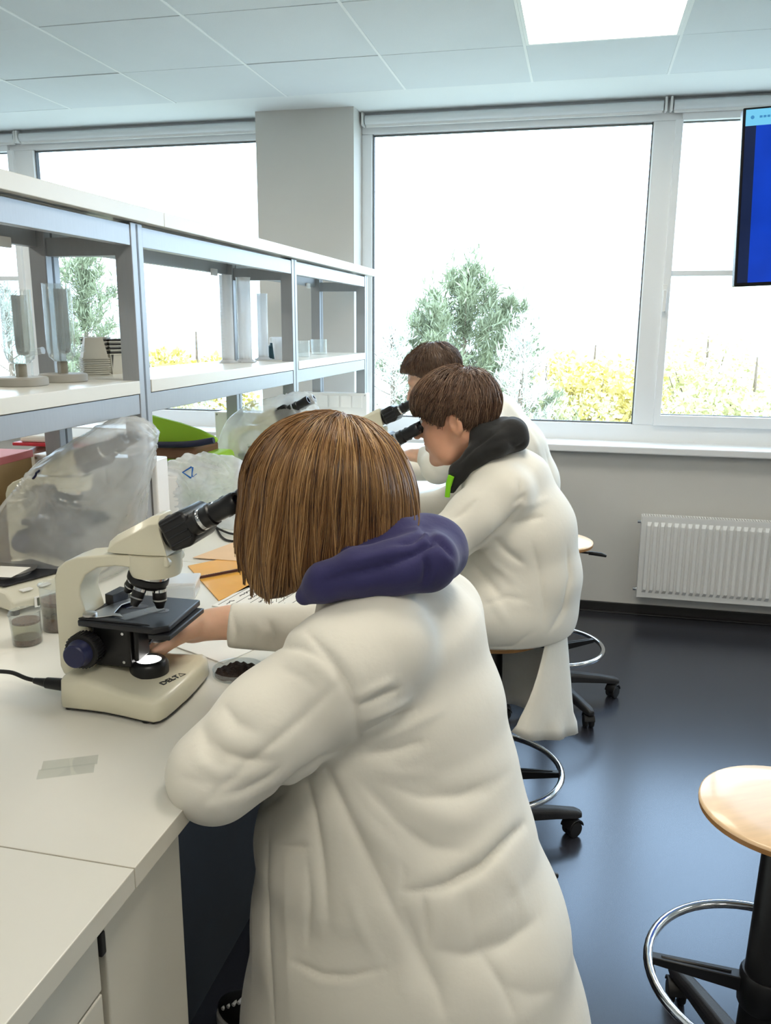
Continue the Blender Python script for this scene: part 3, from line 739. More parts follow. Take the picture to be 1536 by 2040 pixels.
    hl = MB(); hl.prism([(-.056, .03), (-.038, .025), (-.034, .07), (-.052, .075)], .1495, .168); hl.build('stage_scale', MT['stageblk'], stage, bevel=.001)
    sl = MB(); sl.box((-.038, -.013, 0), (.038, .013, .0011), Matrix.Translation((.026, .0, .1498)) @ Matrix.Rotation(math.radians(58), 4, 'Z')); sl.build('specimen_slide', MT['slideglass'], stage, smooth=False)
    # focusing block, condenser, knobs
    mb = MB(); mb.box((-.050, -.030, .062), (.018, .030, .138)); mb.box((.018, -.022, .07), (.028, .022, .128)); fb = mb.build('focus_block', MT['black'], e, bevel=.004)
    for zz in (.072, .122): MB().cyl((.006, -.031, zz), (.006, -.0295, zz), .0025, n=12).build('screw', MT['chrome'], fb)
    mb = MB(); mb.lathe([(.0, .096), (.017, .097), (.019, .102), (.019, .122), (.024, .124), (.024, .137)], 28, Matrix.Translation((.045, .02, 0))); mb.build('condenser', MT['black'], e)
    mb = MB(); mb.tube([(.055, .0, .125), (.062, -.03, .122), (.064, -.05, .118)], .0022, 8); mb.build('iris_lever', MT['black'], e)
    for sy in (-1, 1):
        R = Matrix.Translation((-.052, sy*.031, .098)) @ Matrix.Rotation(-sy*PI/2, 4, 'X')
        kb = MB(); kb.lathe([(.016, 0), (.016, .006), (.0275, .007), (.029, .010), (.029, .030), (.027, .033)], 40, R); kn = kb.build('coarse_knob', MT['blackmat'], e)
        rb = MB()
        for k in range(30):
            a = 2*PI*k/30; rb.box((-.001, .0285, .009), (.001, .0302, .030), R @ Matrix.Rotation(a, 4, 'Z'))
        rb.build('knob_ribs', MT['stageblk'], kn, smooth=False)
        kb = MB(); kb.lathe([(.0225, .033), (.0225, .036), (.020, .040), (.0195, .052), (.0175, .054)], 32, R); kb.build('fine_knob', MT['navy'], e)
    # field lamp
    L = Matrix.Translation((.034, .002, 0))
    mb = MB(); mb.lathe([(.0325, .043), (.0325, .060), (.030, .064), (.0275, .0665), (.0215, .0672), (.0205, .0655)], 36, L); mb.build('lamp_collar', MT['black'], e)
    mb = MB(); mb.lathe([(.0, .0662), (.012, .0660), (.0206, .0655)], 28, L, caps=False); mb.build('lamp_lens', MT['lens'], e)
    return e

mic = make_microscope('cream binocular microscope with lit lamp in front of the girl, lettered base')
mic.location = (-.724, 1.197, .9); mic.rotation_euler.z = math.radians(2)
mic.scale = (1, 1, 1)
def mic_at(loc, rz, label):
    m = copy_tree(mic); m.location = loc; m.rotation_euler.z = math.radians(rz); m['label'] = label; return m
mic_boy = mic_at((-.626, 2.20, .9), -2, 'binocular microscope the boy with the black hood looks into')
mic_far = mic_at((-.785, 2.98, .9), -2, 'white-headed binocular microscope farthest along the bench by the window')
mic_bag1 = mic_at((-1.265, 1.79, .9), 4, 'binocular microscope hidden under the nearest milky plastic bag')
mic_bag2 = mic_at((-1.17, 2.92, .9), -2, 'binocular microscope hidden under the plastic bag at the middle shelf post')
MT['lensoff'] = material('lamp_lens_off', rgb(200, 204, 204), .12)
for m in (mic_bag1, mic_bag2):
    for ch in m.children:
        if ch.name.startswith('lamp_lens'): ch.material_slots[0].link = 'OBJECT'; ch.material_slots[0].material = MT['lensoff']
# power cord of the near microscope
cord = empty('mains_lead', (-.83, 1.2, .9), 0, 'black power cord plugged into the rear of the near microscope', 'cord')
mb = MB(); pts = [(-.855, 1.155, .925), (-.90, 1.16, .926), (-.94, 1.165, .932), (-.98, 1.15, .932), (-1.03, 1.12, .915), (-1.10, 1.10, .906), (-1.2, 1.13, .9045)]
mb.tube(smoothpath(pts, 8), .0036, 10); o = mb.build('cable', MT['blackmat'], cord); o.data.transform(Matrix.Translation((.83, -1.2, -.9)))
mb = MB(); mb.cyl((-.822, 1.155, .925), (-.86, 1.155, .925), .011, .0095, 16); mb.cyl((-.86, 1.155, .925), (-.885, 1.157, .9255), .008, .005, 14); o = mb.build('plug', MT['black'], cord, bevel=.001); o.data.transform(Matrix.Translation((.83, -1.2, -.9)))
# ------------------------------------------------------------------ lab stools
MT['beech'] = material('beech_plywood', rgb(236, 202, 160), 0.3, var=0.08, scale=6, stretch=(1, 9, 1), coat=0.3)
MT['beechedge'] = material('plywood_edge', rgb(176, 128, 78), 0.45, var=0.1, scale=20, stretch=(1, 1, 14))
MT['basepl'] = material('stool_base_plastic', rgb(44, 44, 46), 0.5, var=0.08, scale=25, bump=.1, bscale=300)
def make_stool(seat_h, rz=.262, arm0=.45):
    e = empty('lab_stool')
    mb = MB(); mb.lathe([(.142, -.020), (.1495, -.016), (.1505, -.006)], 56); mb.mi = 0
    mb.lathe([(.1505, -.006), (.1495, -.002), (.146, .0), (.09, -.0008), (.0, -.0012)], 56, caps=False)
    o = mb.build('seat', [MT['beech'], MT['beechedge']], e, angle=50)
    for p in o.data.polygons:
        if p.center.z < -.005: p.material_index = 1
    o.location.z = seat_h
    mb = MB(); mb.lathe([(.07, seat_h-.03), (.07, seat_h-.0205)], 24); mb.box((-.02, -.06, seat_h-.045), (.02, .06, seat_h-.03)); mb.build('seat_plate', MT['black'], e, bevel=.002)
    mb = MB(); mb.lathe([(.014, .30), (.014, seat_h-.03)], 20); mb.build('gas_piston', MT['chrome'], e)
    mb = MB(); mb.lathe([(.044, .10), (.043, .12), (.031, seat_h-.05), (.028, seat_h-.045)], 28); mb.build('column', MT['black'], e)
    mb = MB(); mb.tube(smoothpath([(.02, 0, seat_h-.04), (.10, .0, seat_h-.047), (.15, 0, seat_h-.05)], 4), .004, 8); lv = mb.build('lever', MT['black'], e)
    mb = MB(); mb.tube([(.135, 0, seat_h-.050), (.15, 0, seat_h-.050), (.185, 0, seat_h-.054), (.205, 0, seat_h-.060)], [.007, .0085, .0085, .005], 12); mb.build('lever_grip', MT['black'], lv)
    # foot ring with three arms
    ring = [(.215*math.cos(a), .215*math.sin(a), rz) for a in [2*PI*k/56 for k in range(56)]]
    MB().tube(ring, .0095, 12, closed=True).build('foot_ring', MT['chrome'], e)
    mb = MB(); mb.lathe([(.044, rz-.055), (.047, rz-.05), (.046, rz+.012), (.042, rz+.018)], 24); mb.build('ring_hub', MT['black'], e)
    for k in range(3):
        a = 2*PI*k/3+arm0; M = Matrix.Rotation(a, 4, 'Z')
        mb = MB(); mb.loft([[(.03, -.013, rz-.03), (.03, .013, rz-.03), (.03, .013, rz+.002), (.03, -.013, rz+.002)], [(.208, -.009, rz-.012), (.208, .009, rz-.012), (.208, .009, rz+.004), (.208, -.009, rz+.004)]], M)
        mb.box((.06, -.003, rz+.002), (.19, .003, rz+.006), M); mb.build('ring_arm', MT['black'], e, bevel=.002)
    mb = MB(); mb.cyl((.03, .025, rz-.03), (.058, .045, rz-.03), .005); mb.lathe([(.013, 0), (.0135, .002), (.0135, .014), (.011, .016)], 14, Matrix.Translation((.05, .04, rz-.03)) @ Vector((.8, .6, 0)).to_track_quat('Z', 'Y').to_matrix().to_4x4()); mb.build('clamp_knob', MT['black'], e)
    # star base and castors
    mb = MB(); mb.lathe([(.045, .07), (.05, .075), (.048, .115), (.04, .125)], 24); mb.build('base_hub', MT['basepl'], e)
    for k in range(5):
        a = 2*PI*k/5+.2; M = Matrix.Rotation(a, 4, 'Z')
        rr = []
        for x, z, hw, hh in ((.03, .098, .027, .024), (.12, .094, .023, .02), (.22, .083, .019, .0165), (.285, .073, .0175, .014), (.305, .068, .012, .009)):
            rr.append([(x, -hw, z-hh), (x, hw, z-hh), (x, hw, z+hh*.4), (x, hw*.55, z+hh), (x, -hw*.55, z+hh), (x, -hw, z+hh*.4)])
        mb = MB(); mb.loft(rr, M); leg = mb.build('base_leg', MT['basepl'], e, bevel=.004)
        b = a+rnd.uniform(-.8, .8)
        Mc = Matrix.Translation(M @ Vector((.288, 0, 0))) @ Matrix.Rotation(b, 4, 'Z')
        mb = MB()
        arc = [(-.012+.030*math.cos(t), .029+.030*math.sin(t)) for t in [PI*.05+PI*.9*i/10 for i in range(11)]]
        poly = arc + [(x*.86-.0017, z*.86+.004) for x, z in reversed(arc)]
        mb.prism(poly, -.021, .021, Mc @ MXZ); mb.build('caster_hood', MT['black'], leg, bevel=.0015)
        for sy in (-1, 1):
            mb = MB(); mb.lathe([(.012, -.008), (.023, -.0075), (.025, -.005), (.025, .005), (.023, .0075), (.012, .008)], 24, Mc @ Matrix.Translation((-.012, sy*.012, .025)) @ Matrix.Rotation(PI/2, 4, 'X')); mb.build('caster_wheel', MT['blackmat'], leg)
    return e
def place_stool(h, x, y, rz, label, ring=.25, arm0=.45):
    s = make_stool(h, ring, arm0); s.location = (x, y, 0); s.rotation_euler.z = math.radians(rz); tag(s, label, 'stool', 'round-seat lab stools on castors'); return s
place_stool(.672, .408, 1.49, 30.5, 'empty beech-seat lab stool at the right edge of the picture, nearest of the stools', .302)
place_stool(.688, -.205, 2.235, 12.5, 'beech-seat lab stool the boy with the black hood sits on', .25, -.1)
place_stool(.685, -.065, 3.30, 6.5, 'lab stool with shiny pale seat behind the boys, by the window wall', .235)
place_stool(.64, -.17, 1.22, 30, 'lab stool under the girl in the nearest lab coat')

# ------------------------------------------------------------------ screen
MT['bezel'] = material('screen_bezel', rgb(16, 17, 20), 0.25)
scm = bpy.data.materials.new('screen_picture'); scm.use_nodes = True; nt = scm.node_tree; N = nt.nodes; L = nt.links; N.clear()
out = N.new('ShaderNodeOutputMaterial'); em = N.new('ShaderNodeEmission'); gl = N.new('ShaderNodeBsdfGlossy'); gl.inputs['Roughness'].default_value = .12
ad = N.new('ShaderNodeMixShader'); ad.inputs[0].default_value = .05
tc = N.new('ShaderNodeTexCoord'); sp = N.new('ShaderNodeSeparateXYZ'); L.new(tc.outputs['Object'], sp.inputs[0])
cx_ = N.new('ShaderNodeValToRGB'); cx_.color_ramp.interpolation = 'CONSTANT'
cx_.color_ramp.elements[0].position = 0; cx_.color_ramp.elements[0].color = rgb(30, 44, 82)
cx_.color_ramp.elements[1].position = .042; cx_.color_ramp.elements[1].color = rgb(16, 72, 214)
L.new(sp.outputs['X'], cx_.inputs[0])
nz = N.new('ShaderNodeTexNoise'); nz.inputs['Scale'].default_value = 7; L.new(tc.outputs['Object'], nz.inputs['Vector'])
vm = N.new('ShaderNodeMix'); vm.data_type = 'RGBA'; vm.blend_type = 'MULTIPLY'; vm.inputs[0].default_value = .5; L.new(cx_.outputs[0], vm.inputs[6]); L.new(nz.outputs[0], vm.inputs[7])
gt = N.new('ShaderNodeMath'); gt.operation = 'GREATER_THAN'; gt.inputs[1].default_value = .520; L.new(sp.outputs['Z'], gt.inputs[0])
mz = N.new('ShaderNodeMix'); mz.data_type = 'RGBA'; L.new(gt.outputs[0], mz.inputs[0]); L.new(vm.outputs[2], mz.inputs[6]); mz.inputs[7].default_value = rgb(120, 206, 242)
L.new(mz.outputs[2], em.inputs[0]); em.inputs[1].default_value = 1.0
L.new(em.outputs[0], ad.inputs[1]); L.new(gl.outputs[0], ad.inputs[2]); L.new(ad.outputs[0], out.inputs[0])
tv = empty('wall_screen', (.503, 3.2, 1.66), 0, 'flat screen showing a blue picture, hanging at the upper right edge', 'screen')
tv.rotation_euler = (math.radians(0), math.radians(-2.3), 0)
MB().box((0, 0, 0), (1.0, .05, .578)).build('screen_case', MT['bezel'], tv, smooth=False, bevel=.004)
MB().box((.009, -.0015, .012), (.991, -.0003, .571)).build('screen_glass', scm, tv, smooth=False)
mk = MB(); mk.lathe([(.0, 0), (.006, 0)], 12, Matrix.Translation((.030, -.002, .546)) @ Matrix.Rotation(PI/2, 4, 'X'), caps=False)
MT['scrink'] = emission('screen_text', rgb(70, 140, 190), 1.0)
mk.build('toolbar_icon', MT['scrink'], tv)
mk = MB()
for k in range(9): mk.box((.052+k*.012, -.0022, .543), (.052+k*.012+.009, -.0016, .550))
mk.build('toolbar_text', MT['scrink'], tv, smooth=False)
MB().box((.35, .05, .15), (.65, .075, .43)).build('mount_plate', MT['black'], tv, smooth=False)
MB().cyl((.5, .085, .2), (.5, .085, .965), .02).build('ceiling_pole', MT['alu'], tv)
# ------------------------------------------------------------------ things on the shelf
SZ = 1.381
MT['tubeglass'] = clear_mat('lab_glass', (.95, .97, .965), 0.03, .8, milk=0.10, milkcol=(.93, .95, .95), lo=.04, noise=(14, .05))
MT['ppclear'] = clear_mat('milky_polypropylene', (.97, .98, .98), 0.2, .8, milk=0.55, milkcol=(.93, .94, .95), lo=.03)
MT['pp2'] = clear_mat('milky_cup', (.97, .98, .98), 0.25, .6, milk=0.85, milkcol=(.93, .94, .95), lo=.02)
MT['greybase'] = material('grey_plastic_base', rgb(160, 158, 150), 0.5, var=.04)
MT['cork'] = material('grey_cork', rgb(140, 134, 120), 0.7, var=.1, scale=60)
MT['pot'] = material('grey_seedling_pot', rgb(196, 193, 180), 0.5, var=.03)
MT['potdark'] = material('dark_pot', rgb(60, 58, 54), 0.6, var=.05)
def shell(prof_out, t, n=36):                  # hollow vessel from an outer profile
    inner = [(max(r-t, 0.0), z+(t if i == 0 else 0)) for i, (r, z) in enumerate(prof_out)]
    return prof_out + list(reversed(inner))
def glass_cell(px, py, label, h=.215):
    p = atz(px, py, SZ); e = empty('glass_cell', (p.x, p.y, SZ), rnd.uniform(0, 360), label, 'lab glassware', 'glass cells on grey round feet'); e.rotation_euler.z = .3
    mb = MB(); mb.lathe([(.056, 0), (.058, .002), (.058, .017), (.055, .020), (.0, .0205)], 48); mb.build('foot', MT['greybase'], e)
    mb = MB(); mb.lathe([(.0125, .0205), (.0125, .047), (.011, .05)], 20); mb.build('stopper', MT['cork'], e)
    z0 = .048
    mb = MB(); mb.lathe(shell([(.004, z0), (.02, z0+.003), (.031, z0+.014), (.034, z0+.03), (.034, h), (.0345, h+.002)], .0018), 40, caps=False); v = mb.build('tube', MT['tubeglass'], e, angle=70)
    mb = MB(); mb.lathe(shell([(.003, z0+.02), (.013, z0+.024), (.017, z0+.04), (.017, h-.01)], .0014), 28, Matrix.Translation((.008, 0, 0)), caps=False); mb.build('inner_tube', MT['tubeglass'], e, angle=70)
    mb = MB(); mb.tube(smoothpath([(.02, -.02, z0+.022), (.036, -.028, z0+.028), (.055, -.036, z0+.032), (.066, -.040, z0+.034)], 5), [.007]*15+[.0085], 14); mb.build('side_tube', MT['tubeglass'], e)
    for k in range(3):
        a = 2*PI*k/3+.5; mb = MB(); mb.cyl((.024*math.cos(a), .024*math.sin(a), .0205), (.024*math.cos(a), .024*math.sin(a), z0+.006), .0028, n=10); mb.build('support_pin', MT['tubeglass'], e)
glass_cell(45, 768, 'clear glass cell on a grey round foot at the left frame edge')
glass_cell(127, 760, 'clear glass cell with side tube on a grey foot beside the seedling pots', .235)
# nested square seedling pots in three stacks
def pot_mesh(inv):
    mb = MB(); a, b, h = .034, .023, .058
    z0, z1 = (0, h) if not inv else (h, 0)
    def sq(r, z): return [(-r, -r, z), (r, -r, z), (r, r, z), (-r, r, z)]
    mb.loft([sq(b-.001, z0+(.001 if not inv else -.001)), sq(a-.001, z1), sq(a, z1), sq(b, z0)], caps=False)
    mb.add(sq(b-.0005, z0), [(0, 1, 2, 3)]); mb.loft([sq(a-.001, z1), sq(a+.003, z1), sq(a+.003, z1-(.0025 if not inv else -.0025)), sq(a, z1-(.0025 if not inv else -.0025))], caps=False)
    o = mb.build('seedling_pot', MT['pot'], smooth=False); me = o.data; bpy.data.objects.remove(o); return me
pm, pmi = pot_mesh(False), pot_mesh(True)
pmd = pm.copy(); pmd.materials.clear(); pmd.materials.append(MT['potdark'])
for (px, py, n, rz, inv, lab, alt) in ((190, 748, 9, 40, True, 'light grey square pot nested upside down in the middle pot stack on the shelf', False), (160, 744, 9, 20, False, 'square pot with dark rim nested in the left pot stack on the shelf', True), (231, 744, 8, 62, False, 'square pot with dark rim nested in the right pot stack beside the shelf post', True)):
    p = atz(px, py, SZ); p.x = max(p.x, -1.36)
    for k in range(n):
        o = bpy.data.objects.new('seedling_pot', pmd if (alt and k % 2) else (pmi if inv else pm)); C.objects.link(o); o.location = (p.x, p.y, SZ+.0002+k*.0058); o.rotation_euler.z = math.radians(rz+rnd.uniform(-2, 2))
        tag(o, lab if 0 < k < n-1 else lab.replace('nested', 'topmost' if k else 'lowest').replace('topmost upside', 'topmost, upside').replace('lowest upside', 'lowest, upside'), 'plant pot', 'nested seedling pots on the shelf')
# measuring cylinders
def cylinder(px, py, r, h, label):
    p = atz(px, py, SZ); p.x = max(p.x, -1.37); e = empty('measuring_cylinder', (p.x, p.y, SZ), rnd.uniform(0, 6), label, 'measuring cylinder', 'plastic measuring cylinders on the shelf')
    mb = MB(); mb.prism([(r*1.65*math.cos(PI/3*k), r*1.65*math.sin(PI/3*k)) for k in range(6)], 0, .006); mb.lathe([(r*1.3, .006), (r*.9, .014), (r*.9, .02)], 28); mb.build('foot', MT['pp2'], e, bevel=.0015)
    mb = MB(); mb.lathe(shell([(r*.98, .012), (r, .016), (r, h-.004), (r*1.08, h)], .0016), 36, caps=False); t = mb.build('tube', MT['ppclear'], e, angle=60)
    sc = MB()
    for k in range(1, 22):
        z = .03+k*(h-.06)/22; w = .5 if k % 5 else .9
        sc.loft([[((r+.0003)*math.cos(a), (r+.0003)*math.sin(a), z), ((r+.0003)*math.cos(a), (r+.0003)*math.sin(a), z+.0008)] for a in [w*(i/4-.5) for i in range(5)]], caps=False, closed=False)
    g = sc.build('graduation', MT['greybase'], t, smooth=False); g['kind'] = 'stuff'
cylinder(455, 723, .0235, .318, 'tall milky measuring cylinder, left of the two tallest on the shelf')
cylinder(489, 722, .0265, .312, 'tall milky measuring cylinder, right of the two tallest on the shelf')
cylinder(525, 717, .0215, .262, 'shorter milky measuring cylinder right of the tall pair')
cylinder(434, 716, .0175, .28, 'thin milky measuring cylinder leftmost of the row on the shelf')
p = atz(560, 717, SZ); e = empty('plastic_cup', (p.x, p.y, SZ), 0, 'white tapered plastic cup next to the measuring cylinders', 'cup')
mb = MB(); mb.lathe(shell([(.025, 0), (.0265, .002), (.036, .086), (.0395, .09), (.0395, .092)], .0014), 36, caps=False); mb.lathe([(.0, .0008), (.025, .0008)], 36, caps=False); mb.build('cup_wall', MT['pp2'], e)
MT['teal'] = material('dark_teal_plastic', rgb(30, 66, 76), .4)
p = atz(543, 716, SZ); e = empty('small_bottle', (p.x-.02, p.y+.06, SZ), 0, 'small dark teal bottle with white cap behind the plastic cup', 'bottle')
MB().lathe([(.017, 0), (.019, .003), (.019, .052), (.012, .06), (.012, .066)], 24).build('bottle_body', MT['teal'], e)
MB().lathe([(.014, .066), (.014, .086), (.012, .088)], 24).build('cap', MT['white'], e)
def beaker(loc, r, h, label, parts, rim=True):
    e = empty('beaker', loc, rnd.uniform(0, 6), label, 'beaker')
    mb = MB(); mb.lathe(shell([(r*.9, 0), (r*.98, .002), (r, .006), (r, h*.94), (r*1.03, h*.98), (r*1.08, h)], .0015), 40, caps=False); mb.lathe([(0, .0006), (r*.9, .0006)], 40, caps=False)
    # pouring lip
    mb.v = [(x+(.010*max(0, math.cos(math.atan2(y, x)))**14 if z > h*.9 else 0), y, z) for x, y, z in mb.v]
    mb.build('glass_wall', MT['tubeglass'], e, angle=70)
    for nm, za, zb, m in parts: MB().lathe([(0, za), (r-.0022, za), (r-.0022, zb), (0, zb)], 32, caps=False).build(nm, m, e)
    return e
beaker(tuple(atz(604, 711, SZ)), .030, .072, 'glass beaker with white rim standing left of the wider one on the end shelf bay', [])
beaker(tuple(atz(636, 706, SZ)), .038, .072, 'wider glass beaker on the shelf nearest the pillar', [])

# ------------------------------------------------------------------ things on the bench
BZ = .9
MT['mud'] = material('wet_soil', rgb(98, 68, 42), .7, var=.35, scale=120, bump=.6, bscale=220)
MT['soil'] = material('peat_soil', rgb(48, 34, 26), .85, var=.4, scale=160, bump=.9, bscale=260)
MT['water'] = clear_mat('muddy_water', (.86, .84, .74), .05, .5, milk=.22, milkcol=(.72, .66, .52))
MT['water2'] = clear_mat('brown_water', (.66, .58, .46), .05, .5, milk=.55, milkcol=(.40, .33, .25), noise=(40, .25))
beaker((-1.048, 1.362, BZ), .0285, .068, 'small glass beaker of muddy water in front of the balance', [('sediment', .0015, .013, MT['mud']), ('water', .0132, .044, MT['water']), ('floating_soil', .0442, .049, MT['mud'])])
beaker((-1.035, 1.452, BZ), .036, .098, 'larger dirty beaker of brown soil water half hidden by the microscope arm', [('sediment', .0015, .03, MT['mud']), ('water', .0302, .055, MT['water2']), ('floating_soil', .0552, .064, MT['mud'])])
# petri dish with soil
pt = atz(475, 1343, BZ); e = empty('petri_dish', (pt.x, pt.y, BZ), 0, 'glass petri dish of dark soil beside the girl sleeve', 'petri dish')
mb = MB(); mb.lathe([(0, .0004), (.0455, .0005), (.0465, .002), (.0465, .0135), (.0450, .0135), (.0450, .0022), (0, .002)], 48, caps=False); mb.build('dish', MT['tubeglass'], e, angle=60)
n = 40; vs = []; fs = []
for i in range(n+1):
    for j in range(n+1):
        x = (i/n-.5)*.084; y = (j/n-.5)*.084; r = math.hypot(x, y)
        if r > .0425: x, y = x*.0425/r, y*.0425/r
        hh = .0062+.0028*math.sin(x*90+1)*math.sin(y*110)+.0014*math.sin(x*420+y*260)+.0012*rnd.uniform(-1, 1); hh *= min(1, max(0.0, (.0435-r)/.006)); vs.append((x, y, .0024+max(hh, 0)))
for i in range(n):
    for j in range(n): fs.append((i*(n+1)+j, (i+1)*(n+1)+j, (i+1)*(n+1)+j+1, i*(n+1)+j+1))
o = MB().add(vs, fs).build('soil', MT['soil'], e, angle=180); o['kind'] = 'stuff'
# glass slides
for (px, py, rz, lab) in ((132, 1537, 31, 'glass slide lying nearer the bench edge, lower of the two'), (140, 1520, 31, 'glass slide partly under the other, upper of the two')):
    p = atz(px, py, BZ); o = MB().box((-.038, -.013, 0), (.038, .013, .0011)).build('glass_slide', MT['slideglass'], smooth=False)
    o.location = (p.x, p.y, BZ+.0002); o.rotation_euler.z = math.radians(rz-3); tag(o, lab, 'glass slide', 'loose slides on the worktop')
# papers, folder, pencil
MT['folder'] = material('orange_folder', rgb(240, 176, 70), .4, var=.05, scale=10, coat=.3)
MT['tanpaper'] = material('tan_sheet', rgb(236, 200, 160), .5, var=.04)
def flat(name, corners, z, th, mat, label, cat, group=None):
    c = [Vector((x, y, 0)) for x, y in corners]; m = sum(c, Vector())/len(c)
    o = MB().prism([(v.x-m.x, v.y-m.y) for v in c], 0, th).build(name, mat, smooth=False, bevel=th*.3 if th > .002 else 0); o.location = (m.x, m.y, z); tag(o, label, cat, group); return o
def quad(o, u, v, w, h):
    u = Vector(u).normalized(); v = Vector((-u.y, u.x)); o = Vector(o); return [tuple(o), tuple(o+u*w), tuple(o+u*w+v*h), tuple(o+v*h)]
flat('orange_folder', [(-.785, 1.69), (-.715, 1.92), (-.86, 2.10), (-.98, 1.93)], BZ+.0003, .003, MT['folder'], 'glossy orange folder lying under the pencil behind the near microscope', 'folder')
flat('tan_sheet', [(-1.00, 2.00), (-.84, 2.0), (-.74, 2.22), (-.94, 2.25)], BZ+.0036, .0012, MT['tanpaper'], 'tan sheet lying behind the orange folder', 'paper')
flat('paper_sheet', [(-1.02, 2.30), (-.72, 2.24), (-.68, 2.42), (-.98, 2.48)], BZ+.0006, .0008, MT['paper'], 'white paper sheet behind the tan sheet', 'paper', 'paper sheets on the bench')
flat('paper_sheet', [(-.775, 1.42), (-.625, 1.355), (-.53, 1.60), (-.69, 1.66)], BZ+.0003, .0025, MT['paper'], 'white paper block under the girl hand', 'paper', 'paper sheets on the bench')
nb_c = Vector((-.665, 1.775, BZ+.0003)); nbk = empty('notebook_page', tuple(nb_c), math.radians(-8), 'open notebook page with ruled lines and pen writing beside the orange folder', 'notebook')
MB().box((-.10, -.14, 0), (.14, .14, .003)).build('page', MT['paper'], nbk, smooth=False)
ln = None
for k in range(8): MB().box((-.09+.03*k, -.13, .0031), (-.0885+.03*k, .13, .0034)).build('ruled_line', MT['ink'], nbk, smooth=False)
def scribble(x, y0, n, seed, s=.012):
    r = random.Random(seed); pts = []
    for k in range(n): pts.append((x+r.uniform(-.3, .5)*s*(1 if k % 2 else -.6), y0+k*s*.34, .0036))
    return MB().tube(smoothpath(pts, 3), .0007, 5)
for i, (x, y0, n) in enumerate(((-.075, -.12, 8), (-.075, -.06, 14), (-.045, -.12, 6), (-.045, -.07, 12), (-.015, -.12, 5), (-.015, -.08, 14), (.015, -.11, 12), (.045, -.1, 10))):
    scribble(x, y0, n, i+3).build('handwriting', MT['ink'], nbk)
pc = empty('pencil', tuple(atz(437, 1143, BZ+.0075)), 0, 'dark brown pencil lying across the orange folder', 'pencil')
pa = atz(393, 1151, BZ+.0076)-pc.location; pb = atz(492, 1132, BZ+.0076)-pc.location
MT['brownp'] = material('brown_lacquer', rgb(74, 38, 30), .3)
MB().cyl(pa, pb, .0037, n=6).build('barrel', MT['brownp'], pc)
u = (pb-pa).normalized(); MB().cyl(pa, pa-u*.012, .0035, .0006, 12).build('tip', MT['tanpaper'], pc)
for k in range(7): MB().box((-.0012, -.0006, .0033), (.0028, .0006, .0040), Matrix.Translation(pa+u*(.02+.0065*k)) @ Matrix.Rotation(math.atan2(u.y, u.x), 4, 'Z')).build('print_mark', MT['tanpaper'], pc, smooth=False)
# clear plastic box behind the turret
p = atz(355, 1185, BZ); e = empty('plastic_box', (p.x-.01, p.y, BZ), .3, 'small clear plastic box glowing white behind the microscope objectives', 'box')
MB().box((-.055, -.04, .0002), (.055, .04, .032)).build('box_body', MT['ppclear'], e, smooth=False, bevel=.004)
MB().box((-.058, -.043, .032), (.058, .043, .040)).build('lid', MT['pp2'], e, smooth=False, bevel=.003)
# precision balance
MT['balance'] = material('balance_case', rgb(214, 211, 194), .4, var=.015)
MT['lcd'] = material('lcd_glass', rgb(92, 96, 86), .15)
bal = empty('precision_balance', (-1.215, 1.60, BZ), math.radians(-22), 'cream precision balance with round steel pan and small display at the left edge', 'balance')
mb = MB(); mb.loft([[(-.13, -.095, .012), (.085, -.095, .012), (.085, .095, .012), (-.13, .095, .012)], [(-.13, -.095, .035), (.09, -.095, .035), (.09, .095, .035), (-.13, .095, .035)], [(-.125, -.09, .060), (.05, -.088, .052), (.05, .088, .052), (-.125, .09, .060)]]); mb.build('case', MT['balance'], bal, bevel=.006, seg=3)
MB().box((-.118, -.08, .0555), (.035, .08, .0595)).build('top_plate', MT['stageblk'], bal, smooth=False, bevel=.002)
MB().lathe([(.05, .0596), (.05, .064), (.062, .068), (.063, .070), (.060, .0705), (.0, .0706)], 48, Matrix.Translation((-.045, -.02, 0))).build('weighing_pan', MT['steel'], bal)
o = MB().box((-.003, -.037, 0), (0, .037, .018)).build('display', MT['lcd'], bal, smooth=False); o.location = (.0915, .0, .0125); o.rotation_euler.y = math.radians(0)
o2 = MB().box((-.0035, -.043, -.003), (-.0005, .043, .021)).build('display_frame', MT['white'], bal, smooth=False); o2.location = (.0905, 0, .0125)
for k in range(3): MB().box((.060, -.06+.045*k, .047), (.076, -.035+.045*k, .0505)).build('key', MT['white'], bal, smooth=False, bevel=.001)
for x in (-.11, .07):
    for y in (-.08, .08): MB().cyl((x, y, 0), (x, y, .0125), .010, n=14).build('levelling_foot', MT['blackmat'], bal)
pl = flat('weighing_paper', quad((-1.285, 1.53), (1, .1), None, .075, .08), BZ+.0708, .0006, MT['paper'], 'square white weighing paper on the balance pan', 'paper')
# cardboard box with pink lid
MT['card'] = material('corrugated_cardboard', rgb(196, 164, 116), .8, var=.06, scale=14)
MT['pink'] = material('pink_card', rgb(226, 128, 124), .6, var=.05)
cb = empty('cardboard_box', (-1.62, 1.86, BZ), math.radians(3), 'brown cardboard box with pink top at the left edge under the shelf', 'box')
MB().box((-.17, -.11, 0), (.17, .11, .265)).build('carton', MT['card'], cb, smooth=False, bevel=.002)
MB().box((-.174, -.114, .265), (.174, .114, .285)).build('lid', MT['pink'], cb, smooth=False, bevel=.002)
bx = flat('document_box', quad((-1.68, 2.16), (1, .05), None, .34, .24), BZ, .262, MT['pot'], 'grey-beige archive box behind the bagged microscope', 'box')
MT['red'] = material('red_cover', rgb(200, 40, 60), .45)
flat('red_book', quad((-1.66, 2.17), (1, .05), None, .30, .21), BZ+.2622, .010, MT['red'], 'thin red-covered book lying on the archive box', 'book')
